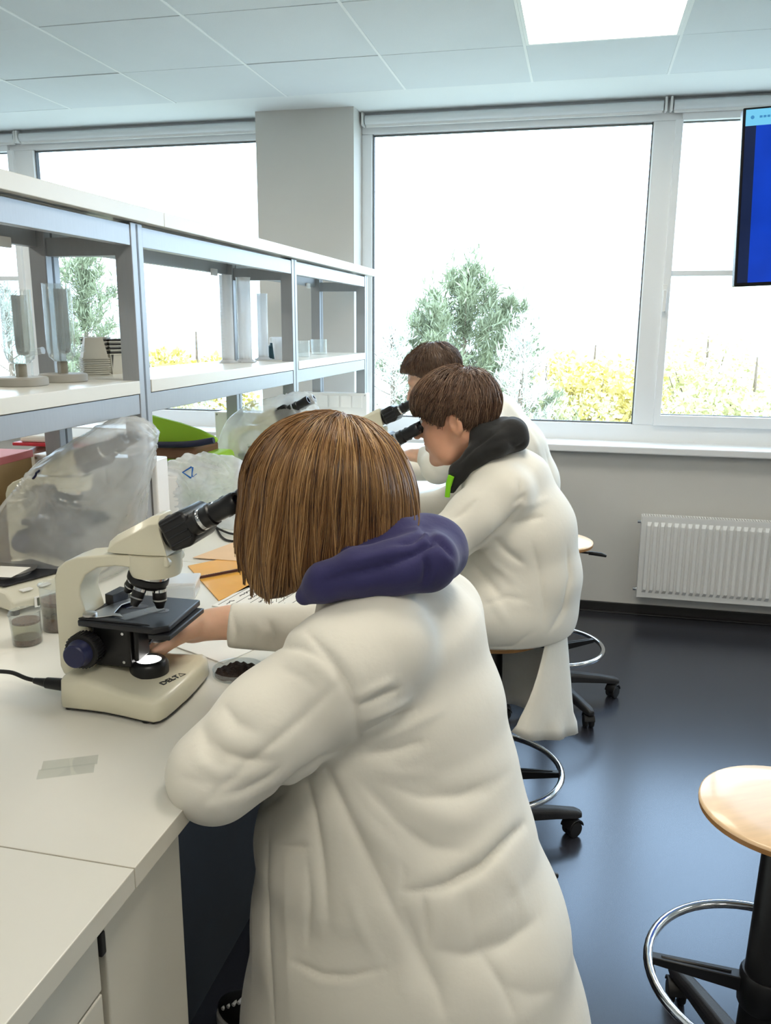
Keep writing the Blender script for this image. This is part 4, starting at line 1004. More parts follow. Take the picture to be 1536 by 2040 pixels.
flat('paper_stack', quad((-1.64, 2.18), (1, .05), None, .26, .2), BZ+.2724, .02, MT['paper'], 'stack of white paper on the red book', 'paper')
e = empty('webcam', (-1.72, 2.02, BZ), .4, 'small black gadget on a white stand at the left edge behind the cardboard box', 'gadget')
MB().lathe([(.03, 0), (.03, .01), (.008, .015), (.008, .285)], 20).build('stand', MT['white'], e); MB().tube([(0, 0, .285), (.05, -.02, .315)], .014, 12).build('gadget_head', MT['black'], e)
# green case with navy trim
MT['green'] = material('green_nylon', rgb(150, 196, 44), .6, var=.04, bump=.05, bscale=400)
MT['navycl'] = material('navy_trim', rgb(24, 30, 58), .6)
MT['brownin'] = material('brown_lining', rgb(128, 92, 70), .8)
gc = empty('green_case', (-1.50, 2.62, BZ), 0, 'open lime-green case with navy trim and brown lining beyond the shelf', 'case')
ga = [at(x, y, 2.62)-Vector((-1.50, 2.62, BZ)) for x, y in ((300, 826), (322, 832), (360, 842), (400, 856), (432, 872), (434, 880), (420, 884), (380, 886), (340, 886), (300, 882))]
MB().prism([(v.x, v.z) for v in ga], -.01, .012, MXZ).build('flap', MT['green'], gc, bevel=.006, seg=3)
MB().box((-.14, -.035, .0), (.30, .16, .185)).build('case_body', MT['green'], gc, smooth=False, bevel=.02, seg=4)
MB().box((-.12, -.042, .17), (.24, .15, .212)).build('lining', MT['brownin'], gc, smooth=False, bevel=.01)
MB().tube(smoothpath([(-.16, -.045, .225), (.08, -.05, .22), (.22, -.05, .226), (.31, -.045, .242)], 6), .011, 10).build('trim', MT['navycl'], gc)
MB().tube(smoothpath([(.20, -.045, .19), (.27, -.05, .155), (.33, -.05, .15)], 5), .005, 8).build('zip', MT['navycl'], gc)
p = atz(365, 930, 1.02); e = empty('power_adapter', (-1.30, 2.37, BZ), math.radians(22), 'white rectangular adapter box beside the nearest visible shelf post', 'box')
MB().box((-.055, -.075, .0), (.075, .075, .16)).build('housing', MT['white'], e, smooth=False, bevel=.006, seg=3)
MB().box((.075, -.05, .05), (.0765, .05, .12)).build('face_plate', MT['pvc'], e, smooth=False, bevel=.0005)
# black cables behind the head
cb = empty('cable_bundle', (-1.15, 2.2, BZ), 0, 'loose black cable loops on the bench near the bag with the logo', 'cable')
o = MB().tube(smoothpath([tuple(atz(x, y, BZ+.004)) for x, y in ((318, 985), (345, 1000), (372, 1012), (400, 1016), (420, 1030), (440, 1068), (462, 1078), (476, 1074))], 6), .0035, 8).build('cable', MT['blackmat'], cb); o.data.transform(Matrix.Translation((1.15, -2.2, -BZ)))
o = MB().tube(smoothpath([tuple(atz(x, y, BZ+.009)) for x, y in ((320, 1005), (350, 994), (385, 1003), (415, 1040), (450, 1060), (478, 1066))], 6), .0035, 8).build('cable', MT['blackmat'], cb); o.data.transform(Matrix.Translation((1.15, -2.2, -BZ)))

# ------------------------------------------------------------------ plastic bags over the microscopes
MT['bag'] = clear_mat('milky_bag_film', (.97, .975, .97), .25, .35, milk=.355, milkcol=(.95, .955, .945), trl=.5, lo=.02, noise=(7, .10))
MT['bag2'] = clear_mat('white_bag_film', (.97, .97, .97), .25, .35, milk=.62, milkcol=(.92, .93, .94), trl=.5, lo=.02, noise=(12, .14))
def hull_planes(pts):
    bm = bmesh.new()
    for p in pts: bm.verts.new(p)
    bmesh.ops.convex_hull(bm, input=bm.verts); bm.normal_update(); c = sum((Vector(p) for p in pts), Vector())/len(pts)
    pl = []
    for f in bm.faces:
        n_ = f.normal.copy(); o_ = f.calc_center_median()
        if n_.dot(o_-c) < 0: n_ = -n_
        pl.append((n_, n_.dot(o_)))
    bm.free(); return pl
def bag(label, hulls, pulls, wr, lo, hi, origin, mat, seed, folds, h=.006):
    pls = [(A_([p[0] for p in pl]), A_([p[1] for p in pl])) for pl in (hull_planes(h_) for h_ in hulls)]
    def fn(P):
        d = None
        for n_, o_ in pls:
            q = P@n_.T-o_; k = .007; m = q.max(1); e_ = m+k*np.log(np.exp((q-m[:, None])/k).sum(1))-.016
            d = e_ if d is None else smin(d, e_, .02)
        d = d+.005*vnoise(P, 22, seed, 2)
        return np.maximum(d, (BZ+.002)-P[:, 2])
    V, Fq = mesher(fn, lo, hi, h)
    nv = vnormals(V, Fq); up = np.clip((V[:, 2]-BZ)/.03, 0, 1)
    disp = np.zeros(len(V), np.float32)
    for i, c in enumerate(pulls):            # long pulled wrinkles that run towards the hanging points
        q = V-A_(c); r_ = np.linalg.norm(q, axis=1); th = np.arctan2(q[:, 0]*.5+q[:, 1], -q[:, 2])
        disp += wr*np.clip(np.sin(th*(13+4*i)+2.6*vnoise(V, 9, seed+i+5, 2)), -.3, 1)*np.clip(r_/.05, 0, 1)*np.exp(-r_/.22)*up
    nz = vnoise(V, 20, seed+9, 3); disp += wr*.9*(1-np.abs(nz)*3)*(np.abs(nz) < .33)*up*.6
    V = V+nv*disp[:, None]
    if folds: V = creases(V, Fq, folds)
    fl_ = V[:, 2] < BZ+.0015; V[fl_, 2] = BZ+.0015
    e = empty('plastic_bag', origin, 0, label, 'plastic bag', 'plastic bags on the bench')
    return e, np_mesh(V, Fq, 'bag_film', mat, e, origin), V, Fq
Yb = 1.80
h1 = [at(x, y, Y) for x, y, Y in ((225, 846, 1.88), (272, 842, 1.87), (312, 862, 1.86), (262, 846, 1.74), (300, 915, 1.83), (240, 870, 1.88), (296, 885, 1.74), (268, 905, 1.72), (130, 905, 1.84), (72, 940, 1.70), (75, 935, 1.90), (40, 985, 1.66), (150, 960, 1.66), (232, 1040, 1.70), (200, 1090, 1.68), (20, 1085, 1.64), (0, 1110, 1.72))]
h1 += [Vector((-1.46, 1.66, BZ)), Vector((-1.17, 1.67, BZ)), Vector((-1.13, 1.90, BZ)), Vector((-1.44, 1.93, BZ)), Vector((-1.14, 1.92, 1.15)), Vector((-1.38, 1.93, 1.13))]
b1, _, V1, F1 = bag('milky see-through plastic bag draped over a microscope in front of the cardboard box',
    [h1], [(-1.02, 1.83, 1.25), (-1.33, 1.72, 1.14)], .006, (-1.66, 1.50, .885), (-.90, 2.05, 1.36), (-1.2, 1.79, BZ), MT['bag'], 3,
    [([(285, 905), (215, 985), (140, 1035), (60, 1065)], .008, .007), ([(292, 915), (262, 985), (240, 1045)], .007, .007), ([(265, 890), (190, 920), (90, 945)], .006, .007), ([(75, 950), (110, 1010), (170, 1050)], .006, .007), ([(60, 1075), (130, 1060), (225, 1070)], .006, .008), ([(210, 930), (215, 975), (190, 1000)], .005, .005)], .0055)
h2 = [at(x, y, Y) for x, y, Y in ((596, 785, 2.93), (612, 782, 2.93), (626, 815, 2.92), (545, 790, 2.95), (505, 800, 2.95), (462, 835, 2.86), (438, 875, 2.84), (430, 915, 2.82), (636, 860, 2.86), (640, 930, 2.86))]
h2 += [Vector((-1.34, 2.80, BZ)), Vector((-.94, 2.80, BZ)), Vector((-.92, 3.05, BZ)), Vector((-1.33, 3.06, BZ)), Vector((-1.3, 3.04, 1.1))]
b2, _, V2, F2 = bag('white plastic bag over the microscope at the middle shelf post, behind the girl head',
    [h2], [(-.985, 2.91, 1.27)], .007, (-1.5, 2.63, .885), (-.78, 3.14, 1.37), (-1.15, 2.9, BZ), MT['bag'], 8,
    [([(605, 800), (540, 830), (470, 870)], .008, .010), ([(600, 815), (540, 880), (470, 920)], .008, .010), ([(500, 805), (470, 850), (450, 900)], .006, .009)], .007)
h3 = [at(x, y, Y) for x, y, Y in ((335, 930, 2.40), (365, 912, 2.44), (420, 910, 2.46), (475, 918, 2.46), (322, 975, 2.36), (520, 930, 2.46), (540, 980, 2.4), (345, 945, 2.34), (420, 940, 2.34))]
h3 += [Vector((-1.26, 2.34, BZ)), Vector((-.88, 2.34, BZ)), Vector((-.86, 2.54, BZ)), Vector((-1.25, 2.54, BZ))]
b3, _, V3, F3 = bag('crumpled white plastic bag with a blue logo lying on the bench behind the near microscope',
    [h3], [(-1.05, 2.36, 1.05), (-1.2, 2.36, 1.0)], .010, (-1.42, 2.22, .885), (-.76, 2.66, 1.16), (-1.1, 2.43, BZ), MT['bag2'], 14,
    [([(350, 935), (400, 950), (470, 940)], .012, .010), ([(335, 985), (400, 962), (470, 970)], .012, .011), ([(425, 920), (440, 960), (460, 1000)], .010, .010)])
# blue square logo on the crumpled bag, dark print on the near one
MT['blue'] = material('blue_print', rgb(20, 100, 180), .5); MT['orangep'] = material('orange_print', rgb(230, 160, 120), .5)
def print_on(V, Fq, path, w, mat, parent, origin, closed=False, name='logo'):
    bv = bvh_of(V, Fq); pts = [cast(bv, x, y) for x, y in path]; pts = [p-ray(768, 1020).normalized()*.0012-Vector(origin) for p in pts if p is not None]
    if len(pts) > 1: MB().tube(pts, w, 6, closed=closed).build(name, mat, parent)
print_on(V3, F3, [(382, 930), (364, 941), (380, 952), (381, 951)], .0028, MT['blue'], b3, (-1.1, 2.43, BZ))
print_on(V3, F3, [(384, 931), (383, 950)], .0028, MT['blue'], b3, (-1.1, 2.43, BZ))
print_on(V3, F3, [(364, 940), (378, 931), (384, 931)], .0012, MT['orangep'], b3, (-1.1, 2.43, BZ))
print_on(V3, F3, [(385, 950), (392, 944)], .0012, MT['blue'], b3, (-1.1, 2.43, BZ))
print_on(V1, F1, [(79, 938), (73, 942), (71, 948), (66, 954)], .003, MT['navy'], b1, (-1.2, 1.79, BZ))
# ------------------------------------------------------------------ people
def skin_mat(name, col): return material(name, col, .45, var=.05, scale=25, bump=.03, bscale=500, sss=.25, spec=.4)
MT['skin1'] = skin_mat('skin_light', rgb(232, 188, 160)); MT['skin2'] = skin_mat('skin_warm', rgb(222, 168, 138))
def cloth(name, col, rough=.8, bump=.12, bscale=26, var=.03, sheen=.15):
    m = material(name, col, rough, var=var, scale=9, bump=bump, bscale=bscale, spec=.2, sheen=sheen); return m
MT['coat'] = cloth('white_cotton_coat', rgb(236, 232, 220), .75, .10, 30, .015)
MT['coatthin'] = material('thin_coat_tail', rgb(224, 224, 226), .8, var=.02)
MT['hoodnavy'] = cloth('navy_fleece', rgb(58, 56, 98), .85, .10, 60); MT['hoodblack'] = cloth('black_fleece', rgb(44, 44, 44), .85, .10, 60)
MT['jeans'] = cloth('dark_trousers', rgb(40, 44, 58)); MT['lime'] = material('lime_cord', rgb(140, 220, 30), .5)
MT['shoe'] = material('shoe_black', rgb(30, 30, 32), .6); MT['shoew'] = material('shoe_rubber', rgb(230, 228, 222), .5)
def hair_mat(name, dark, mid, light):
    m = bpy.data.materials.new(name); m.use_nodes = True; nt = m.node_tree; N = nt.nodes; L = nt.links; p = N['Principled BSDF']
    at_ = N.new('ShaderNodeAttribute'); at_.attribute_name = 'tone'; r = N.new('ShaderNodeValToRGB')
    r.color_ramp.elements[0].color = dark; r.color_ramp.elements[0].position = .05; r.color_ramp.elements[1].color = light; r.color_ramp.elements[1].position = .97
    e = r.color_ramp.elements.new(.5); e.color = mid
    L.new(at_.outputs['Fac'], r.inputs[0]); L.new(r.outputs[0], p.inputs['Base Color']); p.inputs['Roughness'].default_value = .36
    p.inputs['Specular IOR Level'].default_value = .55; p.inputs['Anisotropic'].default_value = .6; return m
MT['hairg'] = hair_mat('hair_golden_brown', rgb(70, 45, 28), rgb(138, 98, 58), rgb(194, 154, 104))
MT['hairb'] = hair_mat('hair_dark_brown', rgb(62, 44, 36), rgb(114, 87, 70), rgb(172, 140, 114))
MT['hairc'] = hair_mat('hair_short_brown', rgb(64, 46, 38), rgb(110, 84, 66), rgb(150, 120, 96))

def frame(yaw, pitch, roll=0):            # columns: forward, left, up; yaw 0 faces -X
    R = Matrix.Rotation(PI+yaw, 3, 'Z') @ Matrix.Rotation(pitch, 3, 'Y') @ Matrix.Rotation(roll, 3, 'X')
    return np.array(R, dtype=np.float32)
def head_fn(O, R, s=1.0, chub=1.0):
    O = A_(O)
    def fn(P):
        q = ((P-O)@R)/s; d = sd_ell(q, (-.008, 0, .042), (.097, .076, .086))
        q2 = q.copy(); q2[:, 1] = np.abs(q2[:, 1])
        d = smin(d, sd_ell(q, (.042, 0, -.03), (.054, .054*chub, .074)), .03)
        d = smin(d, sd_chain(q2, [(-.012, .052, -.040), (.03, .040*chub, -.082), (.074, .0, -.100)], [.022, .024*chub, .020], .02), .025)
        d = smin(d, sd_ell(q2, (.055, .036, -.036), (.034, .028*chub, .036)), .022)
        d = smin(d, sd_cone(q2, (.082, .012, .030), (.080, .042, .026), .012, .010), .02)
        d = smax(d, -sd_ell(q2, (.104, .032, .008), (.022, .017, .012)), .012)
        d = smin(d, sd_ell(q2, (.082, .032, .006), (.0125, .0135, .012)), .004)
        d = smin(d, sd_chain(q, [(.090, 0, .016), (.107, 0, -.010), (.118, 0, -.026)], [.0085, .0108, .0130], .008), .012)
        d = smin(d, sd_ell(q2, (.099, .012, -.027), (.011, .008, .008)), .006)
        d = smin(d, sd_cone(q2, (.0955, 0, -.0545), (.0855, .020, -.0585), .0075, .005), .008)
        d = smin(d, sd_cone(q2, (.0935, 0, -.0680), (.0845, .018, -.0640), .0085, .005), .008)
        d = smax(d, -sd_cone(q2, (.104, 0, -.0612), (.088, .021, -.0610), .0022, .0018), .004)
        # ears
        ear = sd_ell(q2, (-.010, .081, -.006), (.020, .009, .032), np.array(Matrix.Rotation(.25, 3, 'Y') @ Matrix.Rotation(-.35, 3, 'Z'), np.float32))
        ear = smax(ear, -sd_ell(q2, (-.004, .090, -.002), (.0115, .0085, .019), np.array(Matrix.Rotation(.25, 3, 'Y'), np.float32)), .005)
        ear = smin(ear, sd_ell(q2, (.001, .080, -.009), (.005, .006, .007)), .005)
        d = smin(d, ear, .007)
        return d*s
    return fn
def L2W(O, R, p, s=1.0): return A_(O)+A_(R)@A_(p)*s

def hand_fn(wrist, d, up, side, curl=.5, s=1.0, spread=.16, thumb=.7):
    """wrist point, pointing direction d, back-of-hand normal up, side=+1 thumb to the left of d"""
    d = Vector(d).normalized(); up = Vector(up); up = (up-d*up.dot(d)).normalized(); lat = up.cross(d)*side; W = Vector(wrist)
    chains = []
    for i, (off, ln, r) in enumerate(((.028, .072, .0085), (.0095, .080, .0088), (-.009, .075, .0084), (-.026, .060, .0074))):
        base = W+d*(.085-.004*abs(i-1))*s+lat*off*s; a = spread*(off/.03); dv = (d*math.cos(a)+lat*math.sin(a)).normalized(); ang = 0; p = base; pts = [W+d*.03*s+lat*off*.6*s, base]; rs = [.012*s, .0105*s]
        for f, c in ((.44, .55), (.32, .75), (.24, .6)):
            ang += curl*c; q = dv*math.cos(ang)-up*math.sin(ang); p = p+q*ln*f*s; pts.append(p); rs.append(r*s*(1.0 if f > .3 else .86))
        chains.append((pts, rs))
    tb = W+d*.03*s+lat*.026*s-up*.006*s; t1 = tb+(d*.55+lat*.65-up*.25*thumb).normalized()*.038*s; t2 = t1+(d*.85+lat*.25-up*.4*thumb).normalized()*.030*s; t3 = t2+(d*.95-lat*.05-up*.35*thumb).normalized()*.024*s
    chains.append(([W+d*.012*s+lat*.012*s, tb, t1, t2, t3], [.016*s, .0155*s, .0118*s, .0102*s, .0088*s]))
    pc = W+d*.052*s; Rm = np.array(Matrix((d, lat, up)).transposed(), np.float32)
    def fn(P):
        dd = sd_ell(P, pc, (.050*s, .042*s, .0155*s), Rm); dd = smin(dd, sd_cone(P, W-d*.03*s, W+d*.03*s, .026*s, .024*s), .02)
        for pts, rs in chains: dd = smin(dd, sd_chain(P, pts, rs, .004), .0075)
        return dd
    return fn

def strands(fn, roots, crown, grav, steps, step, off, stop, seed, wob=.25, spin=0.0, flow=None):
    """hair strands that creep over a distance field, away from the crown and downwards"""
    r = np.random.RandomState(seed); P = A_(roots).copy(); n = len(P); out = [P.copy()]; crown = A_(crown); live = np.ones(n, bool); offs = off*r.uniform(.2, 1.6, n).astype(np.float32)
    ph = r.uniform(0, 6.28, (n, 3)).astype(np.float32); eps = .002
    def grad(Q):
        g = np.stack([fn(Q+A_((eps, 0, 0)))-fn(Q-A_((eps, 0, 0))), fn(Q+A_((0, eps, 0)))-fn(Q-A_((0, eps, 0))), fn(Q+A_((0, 0, eps)))-fn(Q-A_((0, 0, eps)))], 1); return g/(np.linalg.norm(g, axis=1, keepdims=True)+1e-9)
    for k in range(steps):
        g = grad(P); v = P-crown; v = v/(np.linalg.norm(v, axis=1, keepdims=True)+1e-6)
        if flow is not None: v = v+flow(P)
        v = v+A_((0, 0, -1))*grav+wob*np.sin(ph+k*.5)
        if spin: v = v+spin*np.cross(g, v)
        v = v-(v*g).sum(1, keepdims=True)*g; v = v/(np.linalg.norm(v, axis=1, keepdims=True)+1e-6)
        Q = P+v*step; d = fn(Q); Q = Q-grad(Q)*np.clip(d-offs, -.02, .02)[:, None]
        live = live & ~stop(Q, r); P = np.where(live[:, None], Q, P); out.append(P.copy())
    return np.stack(out, 1)
def strand_mesh(S, r0, name, mat, parent, origin, seed, tonefn=None):
    n, k, _ = S.shape; T = np.gradient(S, axis=1); T /= np.linalg.norm(T, axis=2, keepdims=True)+1e-9
    up = np.array((.3, .2, .93), np.float32); a = np.cross(T, up); a /= np.linalg.norm(a, axis=2, keepdims=True)+1e-9; b = np.cross(T, a)
    r = np.random.RandomState(seed); rad = r0*r.uniform(.6, 1.3, (n, 1, 1))*np.linspace(1.0, .45, k)[None, :, None]
    V = np.stack([S+rad*(a*math.cos(t)+b*math.sin(t)) for t in (0, 2.094, 4.189)], 2).reshape(-1, 3)
    i = np.arange(n)[:, None, None]*k*3+np.arange(k-1)[None, :, None]*3; j = np.arange(3)[None, None, :]; j2 = (j+1) % 3
    F = np.stack([i+j, i+j2, i+3+j2, i+3+j], -1).reshape(-1, 4)
    o = np_mesh(V.astype(np.float32), F, name, mat, parent, origin); o['kind'] = 'stuff'
    tone = r.normal(.5, .2, n); 
    if tonefn is not None: tone = tone+tonefn(S[:, 0])
    at_ = o.data.attributes.new('tone', 'FLOAT', 'POINT'); at_.data.foreach_set('value', np.clip(np.repeat(tone, k*3), 0, 1).astype(np.float32)); return o
def tone_noise(o, V, scale, seed, base=.35, amp=.3):
    at_ = o.data.attributes.new('tone', 'FLOAT', 'POINT'); at_.data.foreach_set('value', np.clip(base+amp*vnoise(V, scale, seed, 2), 0, 1).astype(np.float32))
def sample_roots(V, Fq, keep, n, seed):
    r = np.random.RandomState(seed); c = V[Fq].mean(1); a = np.linalg.norm(np.cross(V[Fq[:, 2]]-V[Fq[:, 0]], V[Fq[:, 3]]-V[Fq[:, 1]]), axis=1)
    m = keep(c); a = a*m; idx = r.choice(len(c), n, p=a/a.sum()); w = r.dirichlet((1, 1, 1, 1), n).astype(np.float32); return (V[Fq[idx]]*w[:, :, None]).sum(1)

# ------------------------------------------------------------------ girl in front
def build_girl():
    O = Vector((-.385, 1.215, 1.262)); R = frame(-.12, .32)
    g = empty('person', (-.17, 1.22, 0), 0, 'person with golden-brown bob, navy hood and white lab coat, bent over the nearest microscope', 'person')
    org = (-.17, 1.22, 0)
    f = Vector((-.90, .42, 0)).normalized(); lat = Vector((f.y, -f.x, 0))       # lat points to her right
    LS = at(690, 1335, 1.05); EL = at(428, 1542, .955); LW = Vector((-.405, 1.19, .945))
    RS = Vector((-.21, 1.33, 1.05)); ER = Vector((-.335, 1.43, .965)); WR = Vector((-.635, 1.335, .986))
    hip = Vector((-.16, 1.22, .72))
    hd = head_fn(O, R, .98)
    rh = hand_fn(WR, Vector((-.118, -.030, -.026)), Vector((-.1, .45, 1)), 1, .62, 1.12, thumb=1.3)
    lh = hand_fn(LW, Vector((-.1, .9, -.1)), Vector((0, 0, 1)), 1, .8, .95)
    def body(P):
        d = hd(P)
        d = smin(d, sd_cone(P, L2W(O, R, (-.03, 0, -.05)), (-.27, 1.215, 1.10), .050, .055), .03)
        d = smin(d, sd_loft(P, [((-.275, 1.205, 1.055), lat, f, .115, .06), ((-.255, 1.205, .92), lat, f, .12, .085), ((-.23, 1.21, .74), lat, f, .14, .11)]), .03)
        for a, b, c in ((LS, EL, LW), (RS, ER, WR)): d = smin(d, sd_chain(P, [a, b, c], [.048, .038, .026], .02), .02)
        d = smin(d, rh(P), .01); d = smin(d, lh(P), .01)
        for kx, h0, kn, an, to in ((0, (-.24, 1.13, .70), (-.36, 1.12, .52), (-.30, 1.16, .10), (-.42, 1.14, .05)), (1, (-.24, 1.29, .70), (-.40, 1.37, .50), (-.53, 1.425, .10), (-.64, 1.435, .05))):
            d = smin(d, sd_chain(P, [h0, kn, an, to], [.085, .058, .038, .03], .02), .03)
        return d
    V, Fq = mesher(body, (-.92, .80, -.02), (.12, 1.62, 1.48), .0048); V = lap(V, Fq, 1, .4)
    np_mesh(V, Fq, 'body', MT['skin1'], g, org)
    legs = lambda P: np.minimum(sd_chain(P, [(-.24, 1.13, .70), (-.36, 1.12, .52), (-.30, 1.16, .13)], [.088, .068, .05], .02), sd_chain(P, [(-.24, 1.29, .70), (-.40, 1.37, .50), (-.53, 1.425, .13)], [.088, .068, .05], .02))
    Vt, Ft = mesher(legs, (-.62, 1.0, .06), (-.10, 1.5, .82), .009); np_mesh(Vt, Ft, 'trousers', MT['jeans'], g, org)
    # lab coat
    def st(px, py, Y, a, b): return (at(px, py, Y), lat, f, a, b)
    T = [st(752, 1198, 1.20, .115, .072), st(788, 1290, 1.20, .175, .122), st(803, 1430, 1.20, .19, .148), st(798, 1560, 1.20, .20, .192), st(790, 1680, 1.20, .22, .24), st(810, 1840, 1.20, .25, .275), st(821, 2010, 1.20, .28, .305), st(826, 2120, 1.20, .30, .325)]
    def coat(P):
        d = sd_loft(P, T)
        la = sd_chain(P, [LS+Vector((.04, .03, .03)), LS, LS.lerp(EL, .55), EL], [.080, .086, .076, .066], .03)
        la = smin(la, sd_chain(P, [EL, EL.lerp(LW, .5)+Vector((-.015, 0, .012)), LW], [.060, .054, .044], .02), .02)
        ra = sd_chain(P, [RS, ER, WR+Vector((.0, 0, 0))], [.07, .058, .040], .03); wd = A_((WR-ER).normalized()); ra = smax(ra, (P-A_(WR)-.0*wd)@wd+.030, .004)
        d = smin(d, la, .028); d = smin(d, ra, .03)
        n_ = vnoise(P, 15, 41, 2)
        d = d+.003*n_
        return np.maximum(d, .34-P[:, 2])
    Vc, Fc = mesher(coat, (-.78, .76, .30), (.34, 1.72, 1.22), .0045); Vc = lap(Vc, Fc, 2, .5)
    folds = [
        ([(690, 1348), (600, 1432), (520, 1500), (440, 1570), (396, 1612)], -.007, .0055),
        ([(612, 1262), (655, 1305), (692, 1365), (714, 1425), (716, 1475)], -.010, .007),
        ([(545, 1262), (600, 1268), (650, 1292), (690, 1335)], .007, .012), ([(548, 1285), (600, 1292), (648, 1318)], -.012, .009),
        ([(585, 1215), (640, 1200), (700, 1190), (760, 1215)], .006, .014),
        ([(722, 1490), (765, 1470), (820, 1445), (880, 1415)], .010, .009), ([(722, 1465), (770, 1442), (830, 1415)], -.012, .008),
        ([(718, 1440), (765, 1418), (820, 1392)], .009, .008), ([(712, 1412), (750, 1396), (800, 1372)], -.010, .007), ([(706, 1392), (745, 1374), (790, 1352)], .007, .007),
        ([(720, 1505), (780, 1500), (850, 1475)], -.013, .010),
        ([(400, 1445), (412, 1475), (445, 1505), (500, 1522), (560, 1512)], -.014, .011), ([(420, 1425), (440, 1462), (480, 1490), (540, 1500)], .006, .013), ([(445, 1405), (470, 1440), (515, 1462)], -.010, .010),
        ([(350, 1545), (400, 1560), (450, 1562)], -.004, .012), ([(370, 1600), (430, 1600), (500, 1585), (560, 1545)], .005, .014), ([(520, 1610), (580, 1560), (640, 1515), (700, 1490)], -.016, .012),
        ([(640, 1520), (672, 1590), (720, 1690), (770, 1790), (830, 1900)], -.015, .014), ([(670, 1525), (705, 1600), (750, 1670), (810, 1735)], .007, .015), ([(600, 1540), (622, 1620), (640, 1720), (655, 1850)], -.014, .013),
        ([(720, 1560), (790, 1640), (860, 1690), (930, 1695)], -.012, .014), ([(740, 1535), (820, 1600), (910, 1640), (990, 1610)], .007, .020), ([(830, 1560), (900, 1590), (970, 1580), (1025, 1530)], -.005, .018),
        ([(806, 1735), (880, 1735), (960, 1692), (1038, 1612)], .007, .020), ([(800, 1776), (835, 1778), (890, 1765), (960, 1728), (1046, 1640)], -.016, .0075), ([(800, 1715), (806, 1745), (800, 1776)], -.004, .006),
        ([(545, 1684), (580, 1688), (616, 1686)], -.010, .0055), ([(580, 1915), (640, 1945), (700, 1948), (762, 1930)], -.010, .006), ([(585, 1928), (640, 1960), (700, 1962), (760, 1946)], .003, .006),
        ([(535, 1640), (528, 1750), (532, 1880), (545, 2035)], -.011, .010), ([(572, 1690), (570, 1800), (575, 1920), (580, 2035)], .006, .013), ([(500, 1760), (505, 1880), (500, 2030)], .005, .014),
        ([(800, 1800), (830, 1890), (870, 1970), (890, 2035)], -.013, .013), ([(780, 1790), (800, 1880), (820, 2030)], .005, .016),
        ([(850, 1890), (930, 1905), (1010, 1880), (1075, 1830)], -.011, .016), ([(880, 1850), (960, 1850), (1050, 1790)], .006, .022),
        ([(930, 1770), (940, 1840), (945, 1890)], -.004, .012), ([(1000, 1720), (1040, 1790), (1060, 1850)], .004, .014), ([(1000, 1960), (1060, 1985), (1110, 1975)], -.005, .018),
        ([(760, 1560), (840, 1590), (920, 1585), (985, 1555)], -.008, .010), ([(700, 1545), (745, 1610), (800, 1650), (860, 1665)], .006, .010), ([(735, 1520), (800, 1545), (870, 1540)], .005, .009),
        ([(430, 1590), (480, 1580), (530, 1555), (570, 1520)], -.009, .009), ([(380, 1490), (400, 1520), (440, 1540), (490, 1545)], .006, .010), ([(560, 1330), (600, 1350), (640, 1380)], -.004, .010), ([(600, 1300), (640, 1330), (670, 1370)], .004, .010),
        ([(760, 1230), (830, 1235), (900, 1215)], -.005, .014), ([(845, 1780), (850, 1850), (855, 1900)], -.009, .007), ([(690, 1760), (720, 1850), (760, 1930)], .006, .012), ([(960, 1900), (1000, 1960), (1030, 2030)], -.007, .012), ([(905, 1760), (900, 1800), (890, 1850)], .005, .010), ([(610, 1700), (615, 1790), (612, 1900)], -.008, .009),
        ([(462, 1215), (470, 1260), (462, 1308)], -.008, .008), ([(500, 1225), (520, 1262), (505, 1305)], .006, .009), ([(535, 1235), (545, 1262), (530, 1290)], -.007, .008)]
    folds = [(p_, a_*(.72 if w_ > .008 else .9), w_) for p_, a_, w_ in folds]
    Vc = creases(Vc, Fc, folds)
    co = np_mesh(Vc, Fc, 'lab_coat', MT['coat'], g, org)
    # cuff edge of the right sleeve
    wd = (WR-ER).normalized()
    # navy hood
    hp = [(at(*p[:3]), p[3]) for p in ((606, 1188, 1.075, .014), (650, 1160, 1.07, .026), (715, 1140, 1.075, .034), (785, 1130, 1.09, .037), (850, 1118, 1.12, .042), (868, 1096, 1.22, .044), (825, 1078, 1.31, .040), (740, 1082, 1.36, .03))]
    pts = [p for p, _ in hp]; rs = [r for _, r in hp]
    inner = [(at(*p[:3]), p[3]) for p in ((700, 1115, 1.13, .040), (795, 1093, 1.17, .044), (838, 1078, 1.22, .042))]
    def hood(P):
        d = sd_chain(P, pts, rs, .02); d = smin(d, sd_chain(P, [p for p, _ in inner], [r for _, r in inner], .02), .018)
        return d+.004*vnoise(P, 24, 77, 2)
    Vh, Fh = mesher(hood, (-.52, .96, 1.0), (.02, 1.50, 1.26), .0045); Vh = lap(Vh, Fh, 1, .5)
    Vh = creases(Vh, Fh, [([(630, 1165), (700, 1142), (780, 1122), (840, 1100)], -.012, .007), ([(660, 1180), (740, 1162), (820, 1152), (860, 1140)], .005, .012), ([(846, 1168), (852, 1135), (846, 1104)], -.012, .006), ([(860, 1165), (866, 1135), (862, 1112)], .005, .007), ([(770, 1118), (825, 1100), (862, 1078), (858, 1052)], -.013, .008), ([(780, 1085), (820, 1074), (846, 1048)], -.012, .007), ([(868, 1062), (888, 1085), (904, 1112)], -.010, .007), ([(795, 1060), (832, 1052), (868, 1062)], .006, .009), ([(700, 1120), (760, 1105), (800, 1090)], .006, .010), ([(880, 1100), (900, 1120), (905, 1145)], .005, .009)])
    np_mesh(Vh, Fh, 'hood', MT['hoodnavy'], g, org)
    # bob of hair
    HC = at(655, 985, 1.215); rx, ry, rz = .136, .118, .122
    ax = Vector((1, 0, 0)); zt = at(650, 822, 1.215).z-rz
